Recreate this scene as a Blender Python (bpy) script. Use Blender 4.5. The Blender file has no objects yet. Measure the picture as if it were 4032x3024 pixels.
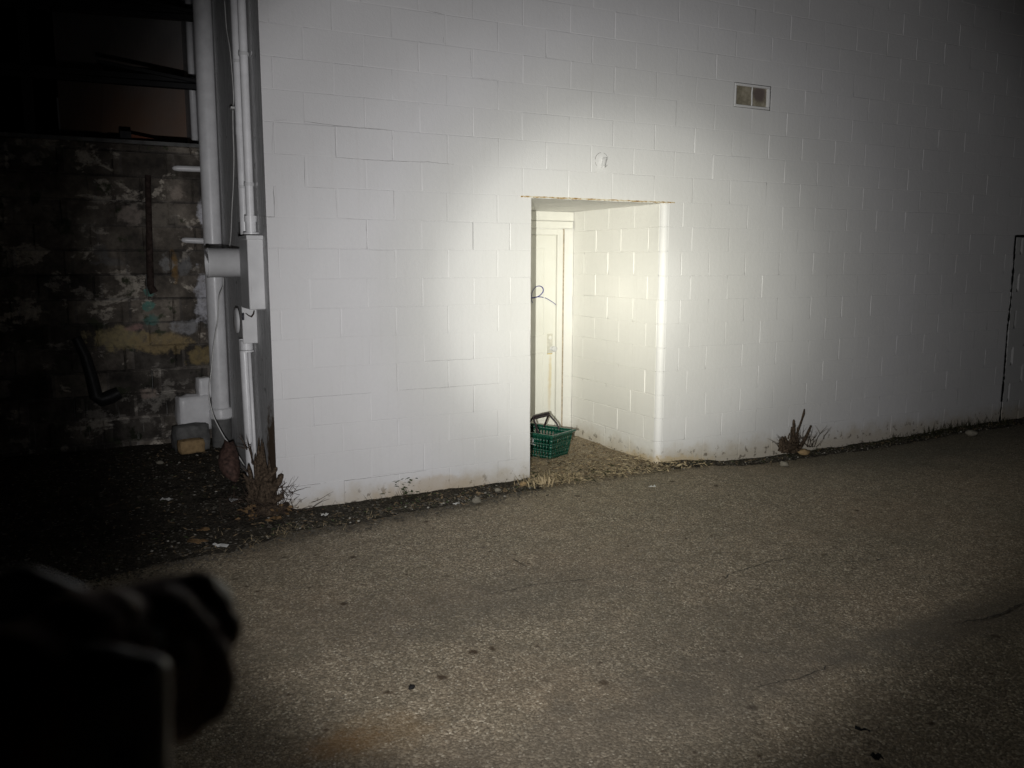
import bpy, bmesh, math, random
from mathutils import Vector, Matrix, noise
rng = random.Random(7)
scene = bpy.context.scene
COL = scene.collection
R = math.radians

# ------------------------------------------------------------------ camera geometry
F = 3326.0
CAM = Vector((-2.236, -5.753, 1.750))
YAW, PITCH, ROLL = R(27.274), R(8.309), R(0.124)
fwd = Vector((math.sin(YAW)*math.cos(PITCH), math.cos(YAW)*math.cos(PITCH), -math.sin(PITCH)))
r0 = Vector((math.cos(YAW), -math.sin(YAW), 0))
u0 = r0.cross(fwd)
rt = (math.cos(ROLL)*r0 + math.sin(ROLL)*u0).normalized()
up = (-math.sin(ROLL)*r0 + math.cos(ROLL)*u0).normalized()

def ray(x, y): return fwd + rt*((x-2016)/F) + up*((1512-y)/F)
def pY(x, y, Y): d = ray(x, y); return CAM + d*((Y-CAM.y)/d.y)
def pX(x, y, X): d = ray(x, y); return CAM + d*((X-CAM.x)/d.x)
def pZ(x, y, Z): d = ray(x, y); return CAM + d*((Z-CAM.z)/d.z)
def cam_pt(r, u, f): return CAM + rt*r + up*u + fwd*f
def cam_dir(r, u, f): return (rt*r + up*u + fwd*f).normalized()

# ------------------------------------------------------------------ object helpers
def link(o, parent=None):
    COL.objects.link(o)
    if parent is not None:
        o.parent = parent
        o.matrix_parent_inverse = parent.matrix_world.inverted() if False else Matrix.Translation(-Vector(parent.location))
    return o
def thing(name, label, cat, loc=(0, 0, 0), group=None):
    o = bpy.data.objects.new(name, None); o.location = loc; o.empty_display_size = .1
    COL.objects.link(o); o['label'] = label; o['category'] = cat
    if group: o['group'] = group
    return o
def tag(o, label=None, cat=None, group=None, kind=None):
    if label: o['label'] = label
    if cat: o['category'] = cat
    if group: o['group'] = group
    if kind: o['kind'] = kind
    return o

class MB:
    def __init__(s): s.v = []; s.f = []
    def quad(s, a, b, c, d):
        n = len(s.v); s.v += [Vector(a), Vector(b), Vector(c), Vector(d)]; s.f.append((n, n+1, n+2, n+3)); return s
    def box(s, lo, hi, rot=None, org=None):
        x0, y0, z0 = lo; x1, y1, z1 = hi
        p = [Vector(q) for q in ((x0,y0,z0),(x1,y0,z0),(x1,y1,z0),(x0,y1,z0),(x0,y0,z1),(x1,y0,z1),(x1,y1,z1),(x0,y1,z1))]
        if rot is not None: p = [rot @ q for q in p]
        if org is not None: p = [q + Vector(org) for q in p]
        n = len(s.v); s.v += p
        s.f += [tuple(n+i for i in q) for q in ((0,3,2,1),(4,5,6,7),(0,1,5,4),(1,2,6,5),(2,3,7,6),(3,0,4,7))]
        return s
    def tube(s, pts, rad, seg=12, caps=True, flat=1.0):
        pts = [Vector(p) for p in pts]; m = len(pts)
        rr = [rad]*m if not isinstance(rad, (list, tuple)) else list(rad)
        n0 = len(s.v); ref = None
        for i, p in enumerate(pts):
            t = (pts[min(i+1, m-1)] - pts[max(i-1, 0)]).normalized()
            if ref is None:
                ref = t.orthogonal().normalized()
            ref = (ref - t*ref.dot(t)).normalized(); bi = t.cross(ref)
            for k in range(seg):
                a = 2*math.pi*k/seg
                s.v.append(p + (ref*math.cos(a) + bi*math.sin(a)*flat)*rr[i])
        for i in range(m-1):
            for k in range(seg):
                a = n0+i*seg+k; b = n0+i*seg+(k+1) % seg
                s.f.append((a, b, b+seg, a+seg))
        if caps:
            s.f.append(tuple(n0+k for k in range(seg))[::-1]); s.f.append(tuple(n0+(m-1)*seg+k for k in range(seg)))
        return s
    def lathe(s, org, axis, prof, seg=24):      # prof: list of (distance along axis, radius)
        axis = Vector(axis).normalized(); org = Vector(org)
        return s.tube_rings([org + axis*h for h, r in prof], axis, [r for h, r in prof], seg)
    def tube_rings(s, pts, axis, rr, seg):
        ref = axis.orthogonal().normalized(); bi = axis.cross(ref); n0 = len(s.v); m = len(pts)
        for p, r in zip(pts, rr):
            for k in range(seg):
                a = 2*math.pi*k/seg; s.v.append(p + (ref*math.cos(a)+bi*math.sin(a))*max(r, 1e-5))
        for i in range(m-1):
            for k in range(seg):
                a = n0+i*seg+k; b = n0+i*seg+(k+1) % seg
                s.f.append((a, b, b+seg, a+seg))
        return s
    def blob(s, c, r, seed=0, amp=.25, sub=2, flat=(1, 1, 1), freq=1.5):
        bm = bmesh.new(); bmesh.ops.create_icosphere(bm, subdivisions=sub, radius=1)
        off = Vector((seed*7.3, seed*3.1, seed*5.7)); n = len(s.v)
        for v in bm.verts:
            d = v.co.normalized(); k = 1 + amp*noise.noise(d*freq+off)*1.6
            s.v.append(Vector(c) + Vector((d.x*flat[0], d.y*flat[1], d.z*flat[2]))*r*k)
        bm.verts.index_update()
        for f in bm.faces: s.f.append(tuple(n+v.index for v in f.verts))
        bm.free(); return s
    def build(s, name, mat, parent=None, smooth=False, angle=None):
        me = bpy.data.meshes.new(name); me.from_pydata([tuple(v) for v in s.v], [], s.f); me.validate()
        bm = bmesh.new(); bm.from_mesh(me); bmesh.ops.recalc_face_normals(bm, faces=bm.faces) if smooth != 'raw' else None
        bm.to_mesh(me); bm.free()
        if smooth:
            for p in me.polygons: p.use_smooth = True
            if angle: me.set_sharp_from_angle(angle=R(angle))
        me.materials.append(mat)
        o = bpy.data.objects.new(name, me); return link(o, parent)

def bevel(o, w, seg=2):
    m = o.modifiers.new('edge', 'BEVEL'); m.width = w; m.segments = seg; m.limit_method = 'ANGLE'; m.angle_limit = R(40)
    for p in o.data.polygons: p.use_smooth = True
    o.data.set_sharp_from_angle(angle=R(50))
    return o

# ------------------------------------------------------------------ material helpers
class NT:
    def __init__(s, name, rough=.6, spec=.3):
        m = bpy.data.materials.new(name); m.use_nodes = True; s.m = m; s.n = m.node_tree.nodes; s.l = m.node_tree.links
        s.b = s.n['Principled BSDF']; s.b.inputs['Roughness'].default_value = rough; s.b.inputs['Specular IOR Level'].default_value = spec
        s.pos = s.new('ShaderNodeNewGeometry').outputs['Position']
    def new(s, t, **k):
        n = s.n.new(t)
        for a, b in k.items(): setattr(n, a, b)
        return n
    def put(s, sock, v):
        if hasattr(v, 'is_output') or isinstance(v, bpy.types.NodeSocket): s.l.new(v, sock)
        elif isinstance(v, (tuple, list)) and len(v) == 3 and sock.type == 'RGBA': sock.default_value = (*v, 1)
        else: sock.default_value = v
    def math(s, op, a, b=0., c=None, clamp=False):
        n = s.new('ShaderNodeMath', operation=op, use_clamp=clamp); s.put(n.inputs[0], a); s.put(n.inputs[1], b)
        if c is not None: s.put(n.inputs[2], c)
        return n.outputs[0]
    def map(s, sc=(1, 1, 1), loc=(0, 0, 0), vec=None):
        n = s.new('ShaderNodeMapping'); s.put(n.inputs['Vector'], vec or s.pos)
        n.inputs['Scale'].default_value = sc; n.inputs['Location'].default_value = loc; return n.outputs[0]
    def noise(s, scale, detail=4, rough=.55, vec=None, dist=0.):
        n = s.new('ShaderNodeTexNoise'); s.put(n.inputs['Vector'], vec or s.pos)
        n.inputs['Scale'].default_value = scale; n.inputs['Detail'].default_value = detail
        n.inputs['Roughness'].default_value = rough; n.inputs['Distortion'].default_value = dist
        return n.outputs['Fac']
    def voro(s, scale, out='Color', feature='F1', vec=None, rand=1.):
        n = s.new('ShaderNodeTexVoronoi', feature=feature); s.put(n.inputs['Vector'], vec or s.pos)
        n.inputs['Scale'].default_value = scale; n.inputs['Randomness'].default_value = rand
        return n.outputs[out]
    def ramp(s, fac, stops, interp='LINEAR'):
        n = s.new('ShaderNodeValToRGB'); s.put(n.inputs[0], fac); cr = n.color_ramp; cr.interpolation = interp
        while len(cr.elements) < len(stops): cr.elements.new(.5)
        for e, (p, c) in zip(cr.elements, stops):
            e.position = p; e.color = (*c, 1) if isinstance(c, tuple) else (c, c, c, 1)
        return n.outputs[0]
    def step(s, v, a, b):          # smooth 0..1 from a to b
        n = s.new('ShaderNodeMapRange', interpolation_type='SMOOTHSTEP'); s.put(n.inputs[0], v)
        n.inputs[1].default_value = a; n.inputs[2].default_value = b; return n.outputs[0]
    def mix(s, fac, a, b, mode='MIX'):
        n = s.new('ShaderNodeMix', data_type='RGBA', blend_type=mode); s.put(n.inputs[0], fac); s.put(n.inputs[6], a); s.put(n.inputs[7], b)
        return n.outputs[2]
    def xyz(s):
        n = s.new('ShaderNodeSeparateXYZ'); s.put(n.inputs[0], s.pos); return n.outputs
    def spot(s, c, r, wob=.5, fs=9., soft=.25):    # irregular stain around a place on the surface
        d = s.new('ShaderNodeVectorMath', operation='DISTANCE'); s.put(d.inputs[0], s.pos); d.inputs[1].default_value = c
        q = s.math('ADD', s.math('DIVIDE', d.outputs['Value'], r), s.math('MULTIPLY', s.math('SUBTRACT', s.noise(fs, 5, .6), .5), wob*2.5))
        return s.step(q, 1+soft, 1-soft)
    def ellip(s, c, sc, wob=.5, fs=9., soft=.25):
        v = s.map(sc, tuple(-a*b for a, b in zip(c, sc))); d = s.new('ShaderNodeVectorMath', operation='LENGTH'); s.put(d.inputs[0], v)
        q = s.math('ADD', d.outputs['Value'], s.math('MULTIPLY', s.math('SUBTRACT', s.noise(fs, 5, .6), .5), wob*2.5))
        return s.step(q, 1+soft, 1-soft)
    def color(s, c): s.put(s.b.inputs['Base Color'], c); return s
    def rough(s, c): s.put(s.b.inputs['Roughness'], c); return s
    def bump(s, h, strength=.3, dist=.01):
        n = s.new('ShaderNodeBump'); s.put(n.inputs['Height'], h); n.inputs['Strength'].default_value = strength
        n.inputs['Distance'].default_value = dist; s.l.new(n.outputs[0], s.b.inputs['Normal']); return s

def plain(name, c, rough=.6, spec=.3, var=.12, nscale=20, metal=0., bump=.0, bscale=60, bdist=.004):
    t = NT(name, rough, spec); n = t.noise(nscale, 5, .6)
    lo = tuple(x*(1-var) for x in c); hi = tuple(min(1, x*(1+var)) for x in c)
    t.color(t.ramp(n, [(.3, lo), (.7, hi)])); t.b.inputs['Metallic'].default_value = metal
    t.rough(t.ramp(t.noise(nscale*2, 3), [(.3, max(.02, rough-.08)), (.7, min(1, rough+.08))]))
    if bump: t.bump(t.noise(bscale, 4), bump, bdist)
    return t.m

def mat_block(name, base, dirt=True, var=.05):
    t = NT(name, .55, .35); x, y, z = t.xyz()
    n1 = t.noise(1.1, 4, .55); n2 = t.noise(14, 5, .65)
    lo = tuple(c*(1-var) for c in base)
    c = t.mix(t.ramp(n1, [(.35, 0.), (.65, 1.)]), lo, base)
    c = t.mix(t.math('MULTIPLY', t.ramp(n2, [(.55, 0.), (.75, 1.)]), .10), c, tuple(k*.75 for k in base))
    # faint run-down grime
    st = t.noise(3., 4, .6, t.map((9, 9, .5)))
    c = t.mix(t.math('MULTIPLY', t.ramp(st, [(.55, 0.), (.8, 1.)]), .10), c, (.42, .39, .33))
    if dirt:
        q = t.math('SUBTRACT', z, t.math('MULTIPLY', t.noise(5, 5, .65), .32))
        low = t.step(q, .04, -.16)
        c = t.mix(t.math('MULTIPLY', low, .6), c, (.46, .38, .25))
        bare = t.math('MULTIPLY', t.step(t.noise(17, 4, .6), .58, .64), t.step(z, .17, .04))
        c = t.mix(bare, c, (.25, .22, .18))
        och = t.ellip((2.25, 0, -.01), (2.2, 2, 13), .8, 14)
        c = t.mix(t.math('MULTIPLY', och, .5), c, (.55, .40, .18))
        och = t.ellip((.05, 0, .02), (2.2, 2, 8), .5, 12)
        c = t.mix(t.math('MULTIPLY', och, .35), c, (.45, .33, .18))
    t.color(c)
    h = t.math('ADD', t.math('MULTIPLY', t.noise(30, 4, .6), 1.2), t.math('MULTIPLY', t.noise(120, 3, .6), .4))
    t.bump(h, .33, .0045)
    return t.m

M = {}
M['white'] = mat_block('white_block_paint', (.76, .755, .755))
M['bounce_white'] = mat_block('bounce_white_block_paint', (.83, .82, .785))  # white wall paint again, recess bounce light put into a warmer, lighter colour
M['pale'] = plain('cream_door_paint', (.81, .80, .745), .42, .4, .04, 6, bump=.12, bscale=25)
M['white_metal'] = plain('white_painted_metal', (.66, .66, .66), .42, .45, .07, 9, bump=.1, bscale=30)
M['white_pvc'] = plain('white_painted_pipe', (.83, .83, .835), .36, .5, .10, 9, bump=.1, bscale=25)
M['dark_gap'] = plain('dark_gap', (.02, .02, .02), .9, .1)
M['crack'] = plain('crack_shadow', (.17, .16, .155), .9, .1, .3)
M['cable'] = plain('white_cable', (.62, .62, .6), .5, .4)
M['black_steel'] = plain('black_steel', (.015, .015, .016), .5, .3, .2)
M['black_plastic'] = plain('black_plastic', (.022, .014, .018), .45, .35, .15, 40)
M['green'] = plain('green_plastic', (.0045, .068, .043), .30, .5, .12, 12)
M['logo'] = plain('white_print', (.8, .82, .85), .5, .3, .03)
M['ink'] = plain('blue_marker_ink', (.03, .03, .22), .5, .3, .2, 60)
M['skin'] = plain('skin', (.36, .23, .175), .5, .35, .12, 30, bump=.2, bscale=120, bdist=.001)
M['bark'] = plain('brown_bark', (.090, .066, .046), .9, .1, .75, 60, bump=1., bscale=90, bdist=.015)
M['twig'] = plain('dry_twig', (.07, .052, .04), .85, .1, .5, 60)
M['straw'] = plain('dry_straw', (.46, .37, .23), .8, .15, .35, 30)
M['dead_leaf'] = plain('dead_leaf', (.23, .145, .07), .75, .2, .45, 16)
M['green_leaf'] = plain('dull_green_leaf', (.055, .075, .03), .7, .25, .4, 25)
M['stone'] = plain('pale_stone', (.24, .22, .175), .85, .2, .25, 25, bump=.5, bscale=50)
M['tan_brick'] = plain('tan_brick', (.36, .25, .13), .9, .15, .25, 30, bump=.6, bscale=45)
M['white_scrap'] = plain('white_scrap', (.65, .65, .62), .6, .3, .1)
M['grey_block'] = plain('weathered_grey_concrete', (.15, .15, .145), .9, .15, .35, 14, bump=.6, bscale=40)
M['rust_rod'] = plain('rust_brown_iron', (.05, .036, .031), .9, .1, .6, 25, bump=.4)

def mat_rust_lintel():
    t = NT('rusty_lintel', .7, .3)
    n = t.noise(38, 6, .7, t.map((.6, 1, 1)))
    t.color(t.ramp(n, [(.36, (.20, .10, .035)), (.45, (.44, .29, .12)), (.53, (.66, .60, .46)), (.66, (.75, .73, .66))])); t.bump(n, .5, .004); return t.m
M['lintel'] = mat_rust_lintel()

def mat_side():
    t = NT('weathered_grey_side', .75, .25)
    s1 = t.noise(6, 6, .7, t.map((10, 10, .45))); s2 = t.noise(10, 6, .75, t.map((16, 16, .9), (3, 1, 2)))
    c = t.ramp(s1, [(.35, (.42, .42, .42)), (.65, (.78, .78, .78))])
    c = t.mix(t.ramp(s2, [(.54, 0.), (.64, 1.)]), c, (.95, .95, .94))
    c = t.mix(t.ramp(t.noise(9, 5, .65), [(.62, 0.), (.7, 1.)]), c, (.22, .22, .22))
    c = t.mix(t.ellip((-1.08, .10, .25), (1, 5, 2.2), .7, 12), c, (.16, .11, .07))
    t.color(c).bump(t.noise(60, 4), .4, .006); return t.m
M['side'] = mat_side()

def mat_alley():
    t = NT('peeling_alley_block', .9, .15); x, y, z = t.xyz()
    n = t.noise(3.2, 6, .7); n2 = t.noise(9, 6, .7, None, .6); vc = t.voro(4., 'Color')
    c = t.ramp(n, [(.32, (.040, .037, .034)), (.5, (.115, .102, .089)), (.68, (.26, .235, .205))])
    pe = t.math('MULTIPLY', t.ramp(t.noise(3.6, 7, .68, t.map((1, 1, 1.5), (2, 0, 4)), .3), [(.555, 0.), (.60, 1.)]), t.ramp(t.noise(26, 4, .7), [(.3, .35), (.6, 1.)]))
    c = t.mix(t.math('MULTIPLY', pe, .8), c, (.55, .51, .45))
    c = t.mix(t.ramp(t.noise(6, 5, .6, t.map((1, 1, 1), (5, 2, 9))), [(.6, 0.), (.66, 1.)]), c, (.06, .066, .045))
    cx_ = t.new('ShaderNodeCombineXYZ'); t.put(cx_.inputs[0], x); t.put(cx_.inputs[1], z)
    br = t.new('ShaderNodeTexBrick'); t.put(br.inputs['Vector'], cx_.outputs[0]); br.inputs['Scale'].default_value = 1; br.inputs['Brick Width'].default_value = .4064; br.inputs['Row Height'].default_value = .2032
    br.inputs['Mortar Size'].default_value = .012; br.inputs['Color1'].default_value = (.45, .45, .45, 1); br.inputs['Color2'].default_value = (1.7, 1.65, 1.55, 1); br.inputs['Mortar'].default_value = (1.1, 1.1, 1.1, 1); br.inputs['Bias'].default_value = -.1
    c = t.mix(.85, c, t.mix(1., c, br.outputs['Color'], 'MULTIPLY'))
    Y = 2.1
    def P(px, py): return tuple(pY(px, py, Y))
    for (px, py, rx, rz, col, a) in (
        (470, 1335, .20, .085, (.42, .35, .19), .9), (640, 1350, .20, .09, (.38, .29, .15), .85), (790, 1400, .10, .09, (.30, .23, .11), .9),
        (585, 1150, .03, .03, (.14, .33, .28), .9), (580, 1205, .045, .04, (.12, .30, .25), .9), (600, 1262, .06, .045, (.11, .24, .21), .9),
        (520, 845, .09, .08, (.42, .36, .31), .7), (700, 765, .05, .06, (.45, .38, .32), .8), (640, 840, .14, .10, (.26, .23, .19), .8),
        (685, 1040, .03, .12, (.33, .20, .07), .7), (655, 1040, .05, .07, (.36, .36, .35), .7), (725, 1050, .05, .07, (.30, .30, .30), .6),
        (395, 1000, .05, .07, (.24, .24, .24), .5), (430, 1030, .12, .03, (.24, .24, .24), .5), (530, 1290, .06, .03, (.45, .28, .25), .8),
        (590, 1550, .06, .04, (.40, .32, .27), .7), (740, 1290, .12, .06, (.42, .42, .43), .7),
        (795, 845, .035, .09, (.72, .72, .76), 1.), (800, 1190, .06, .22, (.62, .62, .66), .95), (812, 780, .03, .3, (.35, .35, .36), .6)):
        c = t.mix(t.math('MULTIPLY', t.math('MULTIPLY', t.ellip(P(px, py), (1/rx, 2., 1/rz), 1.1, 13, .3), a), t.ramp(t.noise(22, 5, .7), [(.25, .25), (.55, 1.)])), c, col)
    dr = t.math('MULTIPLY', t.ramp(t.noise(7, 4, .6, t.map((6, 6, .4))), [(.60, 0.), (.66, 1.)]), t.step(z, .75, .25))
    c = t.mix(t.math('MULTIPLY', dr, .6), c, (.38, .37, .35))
    t.color(c).bump(t.math('ADD', n2, t.noise(40, 4)), .8, .02); return t.m
M['alley'] = mat_alley()

def mat_back():
    t = NT('far_brown_wall', .85, .2); x, y, z = t.xyz()
    n = t.noise(.9, 5, .6)
    c = t.ramp(n, [(.35, (.20, .195, .19)), (.65, (.30, .285, .27))])
    c = t.mix(t.math('MULTIPLY', t.step(z, 4.2, 3.2), t.ramp(t.noise(1.4, 3), [(.35, .4), (.6, 1.)])), c, (.26, .165, .115)); t.color(c).bump(t.noise(6, 3, .5, t.map((8, 8, .3))), .4, .02); return t.m
M['back'] = mat_back()
M['far_white'] = plain('far_white_strip', (.5, .5, .49), .6, .3)
M['roof_red'] = plain('dark_red_roofing', (.26, .10, .06), .85, .2, .3)

def mat_asphalt():
    t = NT('old_asphalt', .82, .28); x, y, z = t.xyz()
    def cell(sc):
        q = t.new('ShaderNodeSeparateColor'); t.put(q.inputs[0], t.voro(sc, 'Color')); return q.outputs
    s1, s2, s3 = cell(112), cell(210), cell(64)
    a = t.ramp(s1[0], [(0, (.075, .064, .050)), (.40, (.18, .152, .12)), (.72, (.36, .31, .25)), (.90, (.56, .50, .42)), (1, (.85, .80, .71))])
    b = t.ramp(s2[1], [(0, (.10, .086, .069)), (.6, (.27, .235, .19)), (1, (.58, .52, .44))])
    c = t.mix(.38, a, b)
    white = t.math('MULTIPLY', t.math('GREATER_THAN', s3[0], .91), t.step(t.voro(64, 'Distance'), .34, .22))
    c = t.mix(t.math('MULTIPLY', white, .85), c, (.95, .92, .84))
    c = t.mix(t.math('MULTIPLY', t.ramp(t.noise(1.6, 6, .65), [(.38, 0.), (.70, 1.)]), .34), c, (.155, .155, .125))
    c = t.mix(t.math('MULTIPLY', t.ramp(t.noise(.9, 5, .65, t.map((1, 1, 1), (4, 7, 1))), [(.45, 0.), (.7, 1.)]), .25), c, (.33, .25, .185))
    c = t.mix(t.math('MULTIPLY', t.ramp(t.noise(8, 5, .65), [(.42, 0.), (.72, 1.)]), .48), c, (.12, .105, .083))
    # small dark spots of tar and rotted leaves
    ye = t.math('ADD', y, t.math('ADD', t.math('MULTIPLY', t.math('SUBTRACT', t.noise(7, 6, .7), .5), .55), t.math('MULTIPLY', t.math('ADD', x, .9), -.12)))
    c = t.mix(t.math('MULTIPLY', t.math('MULTIPLY', t.step(ye, -.72, -.40), t.step(x, 1.0, .2)), .7), c, (.085, .075, .06))     # soil washed onto the asphalt edge
    wob = t.math('MULTIPLY', t.noise(34, 4, .65), .16); e1, e2 = cell(4.2), cell(9.)
    d1 = t.math('ADD', t.voro(4.2, 'Distance'), wob); d2 = t.math('ADD', t.voro(9., 'Distance'), wob)
    c = t.mix(t.math('MULTIPLY', t.math('MULTIPLY', t.step(d1, .205, .13), t.step(e1[1], .25, .6)), .92), c, (.055, .036, .022))
    c = t.mix(t.math('MULTIPLY', t.math('MULTIPLY', t.step(d2, .215, .13), t.step(e2[2], .35, .7)), .85), c, (.06, .04, .026))
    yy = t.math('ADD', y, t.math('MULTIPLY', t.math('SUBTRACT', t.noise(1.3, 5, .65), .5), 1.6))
    c = t.mix(t.math('MULTIPLY', t.math('MULTIPLY', t.step(yy, -1.9, -.5), t.step(x, 2.6, 4.6)), .6), c, (.075, .078, .062))     # painted shade: asphalt colour darkened toward the foot of the right wall
    g = pZ(1330, 2935, 0)
    c = t.mix(t.math('MULTIPLY', t.ellip(tuple(g), (8, 15, 5), 1.2, 22, .8), .55), c, (.22, .12, .045))
    g = pZ(1480, 2890, 0); c = t.mix(t.math('MULTIPLY', t.ellip(tuple(g), (5, 8, 5), 1., 12, .7), .35), c, (.25, .165, .08))
    for (px, py, sx, sy, al) in ((2500, 2870, 1.1, 4.2, .45), (3000, 2620, 1.3, 5., .40), (3830, 2440, 1.3, 6., .6), (2140, 2330, 1.2, 3., .28), (2750, 2500, 1.2, 3., .3), (1650, 2400, 1.0, 3., .22)):
        g = pZ(px, py, 0); c = t.mix(t.math('MULTIPLY', t.ellip(tuple(g), (sx, sy, 1), .9, 6, .6), al), c, (.115, .105, .095))
    t.color(t.mix(1., c, (1.13, 1.075, .925), 'MULTIPLY'))
    t.rough(t.ramp(s1[1], [(0, .95), (.8, .8), (.93, .4), (1, .25)]))
    h = t.math('ADD', t.math('MULTIPLY', t.voro(112, 'Distance'), -1.), t.math('MULTIPLY', t.noise(260, 2), .35))
    t.bump(t.math('ADD', h, t.math('MULTIPLY', t.noise(30, 3), .6)), .5, .006); return t.m
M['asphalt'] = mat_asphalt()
M['tar'] = plain('tar_crack', (.075, .066, .055), .9, .15, .3, 30, bump=.5)

def mat_soil(name, dark, lite):
    t = NT(name, .95, .1); n = t.noise(9, 6, .7); n2 = t.noise(60, 5, .7)
    c = t.ramp(n, [(.35, dark), (.65, lite)]); c = t.mix(t.ramp(n2, [(.5, 0.), (.7, 1.)]), c, tuple(k*1.8 for k in lite))
    sp = t.voro(70, 'Color'); s = t.new('ShaderNodeSeparateColor'); t.put(s.inputs[0], sp)
    c = t.mix(t.math('GREATER_THAN', s.outputs[0], .965), c, (.36, .34, .29))
    t.color(c).bump(t.math('ADD', n2, t.voro(55, 'Distance')), 1., .03); return t.m
M['soil'] = mat_soil('dark_soil', (.034, .031, .025), (.095, .083, .064))
M['door_soil'] = mat_soil('doorway_soil', (.30, .235, .16), (.52, .43, .31))

# ------------------------------------------------------------------ the block building
B = .2032
bld = thing('block_building', 'white painted concrete block building with recessed doorway lit by the torch beam', 'building', (0, 0, 0))
XL, JL, JR, CR = -1.085, .892, 2.137, .052     # left corner, doorway left side, right side, rounded corner radius
DEP, ZT = 1.42, 2.222

def courses(rows, f, mb, rects, seed, hj=.0015, vj=.0017, hw=.0055, vw=.0065):
    """Blocks with hollow joints. rects: list of (row, u0, u1); f(u, z, depth) -> point."""
    rr = random.Random(seed)
    def dep(key, base):
        q = random.Random(str(key)+str(seed)); return base*(.35+1.3*q.random()**1.3)
    for k, u0, u1, zz0, zz1 in rects:
        if u1-u0 < .02: continue
        d = rr.uniform(-.0007, .0007); tx = rr.uniform(-.0012, .0012); tz = rr.uniform(-.0010, .0010)
        NU = max(3, int((u1-u0)/.045)); NZ = 5
        dl, dr_ = dep((round(u0, 2), k), vj), dep((round(u1, 2), k), vj)
        db, dt = dep((round(zz0, 2), int(u0/.9)), hj), dep((round(zz1, 2), int(u0/.9)), hj)
        wl, wr, wb, wt = (vw*rr.uniform(.7, 1.3), vw*rr.uniform(.7, 1.3), hw*rr.uniform(.6, 1.3), hw*rr.uniform(.6, 1.3))
        out, inn = [], []
        def j(): return rr.uniform(-.0013, .0013)
        def pt(u, z, depth): return f(u, z, depth)
        def face(u, z): return d + tx*((u-u0)/(u1-u0)-.5)*2 + tz*((z-zz0)/(zz1-zz0)-.5)*2
        us = [u0+(u1-u0)*i/NU for i in range(NU+1)]; zs = [zz0+(zz1-zz0)*i/NZ for i in range(NZ+1)]
        for i in range(NU): out.append((us[i], zz0, db)); inn.append((max(u0+wl, min(u1-wr, us[i])), zz0+wb+j(), None))
        for i in range(NZ): out.append((u1, zs[i], dr_)); inn.append((u1-wr+j(), max(zz0+wb, min(zz1-wt, zs[i])), None))
        for i in range(NU, 0, -1): out.append((us[i], zz1, dt)); inn.append((max(u0+wl, min(u1-wr, us[i])), zz1-wt+j(), None))
        for i in range(NZ, 0, -1): out.append((u0, zs[i], dl)); inn.append((u0+wl+j(), max(zz0+wb, min(zz1-wt, zs[i])), None))
        n0 = len(mb.v); n = len(out)
        for u, z, q in out: mb.v.append(Vector(pt(u, z, q)))
        for u, z, q in inn: mb.v.append(Vector(pt(u, z, face(u, z))))
        for i in range(n):
            a, b = n0+i, n0+(i+1) % n; mb.f.append((a, b, b+n, a+n))
        mb.f.append(tuple(n0+n+i for i in range(n)))

ROWS = 27; XR = 14.0
rects = []
rj = random.Random(3)
IX0, IX1, IZ = 6.85, 8.35, 10*B
for k in range(ROWS):
    off = 0 if k % 2 else 1
    js = [XL]
    u = -6+off if (-6+off) % 2 == off % 2 else -5
    u = -4 if off == 0 else -5
    while u*B < XR: js.append(u*B + rj.uniform(-.006, .006)); u += 2
    js.append(XR)
    z0, z1 = k*B, (k+1)*B
    for a, b in zip(js[:-1], js[1:]):
        segs = [(a, b)]
        def cut(segs, lo, hi):
            o = []
            for p, q in segs:
                if q <= lo or p >= hi: o.append((p, q)); continue
                if p < lo: o.append((p, lo))
                if q > hi: o.append((hi, q))
            return o
        if k < 11:
            segs = cut(segs, JL, JR+CR)
        if k < 10: segs = cut(segs, IX0, IX1)
        if k == 15: segs = cut(segs, 2.845, 3.251)
        for p, q in segs:
            if q-p > .02: rects.append((k, p, q, z0, z1))
# merge odd slivers beside the doorway as in the bond of the real wall
fixed = []; rects = [(k, p, q, z0, z1) for k, p, q, z0, z1 in rects]+[(0, p, q, -.25, 0.) for k, p, q, z0, z1 in rects if k == 0]
for k, p, q, z0, z1 in rects:
    if k < 11 and k % 2 == 1 and abs(q-JL) < 1e-6: fixed += [(k, 2*B, .71, z0, z1), (k, .71, JL, z0, z1)] if p > .7 else [(k, p, q, z0, z1)]
    elif k < 11 and k % 2 == 1 and abs(q-4*B) < .01 and abs(p-2*B) < .01: continue
    elif k < 11 and k % 2 == 0 and abs(p-(JR+CR)) < 1e-6 and q-p < .1: continue
    elif k < 11 and k % 2 == 0 and abs(p-11*B) < .01: fixed += [(k, JR+CR, 11.5*B, z0, z1), (k, 11.5*B, q, z0, z1)]
    else: fixed.append((k, p, q, z0, z1))
mb = MB(); courses(ROWS, lambda u, z, d: (u, d, z), mb, fixed, 11)
# left end of the blocks at the corner, jamb and returns
mb.quad((XL, 0, -.25), (XL, .012, -.25), (XL, .012, ROWS*B), (XL, 0, ROWS*B))
front = mb.build('wall', M['white'], bld)

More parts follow.
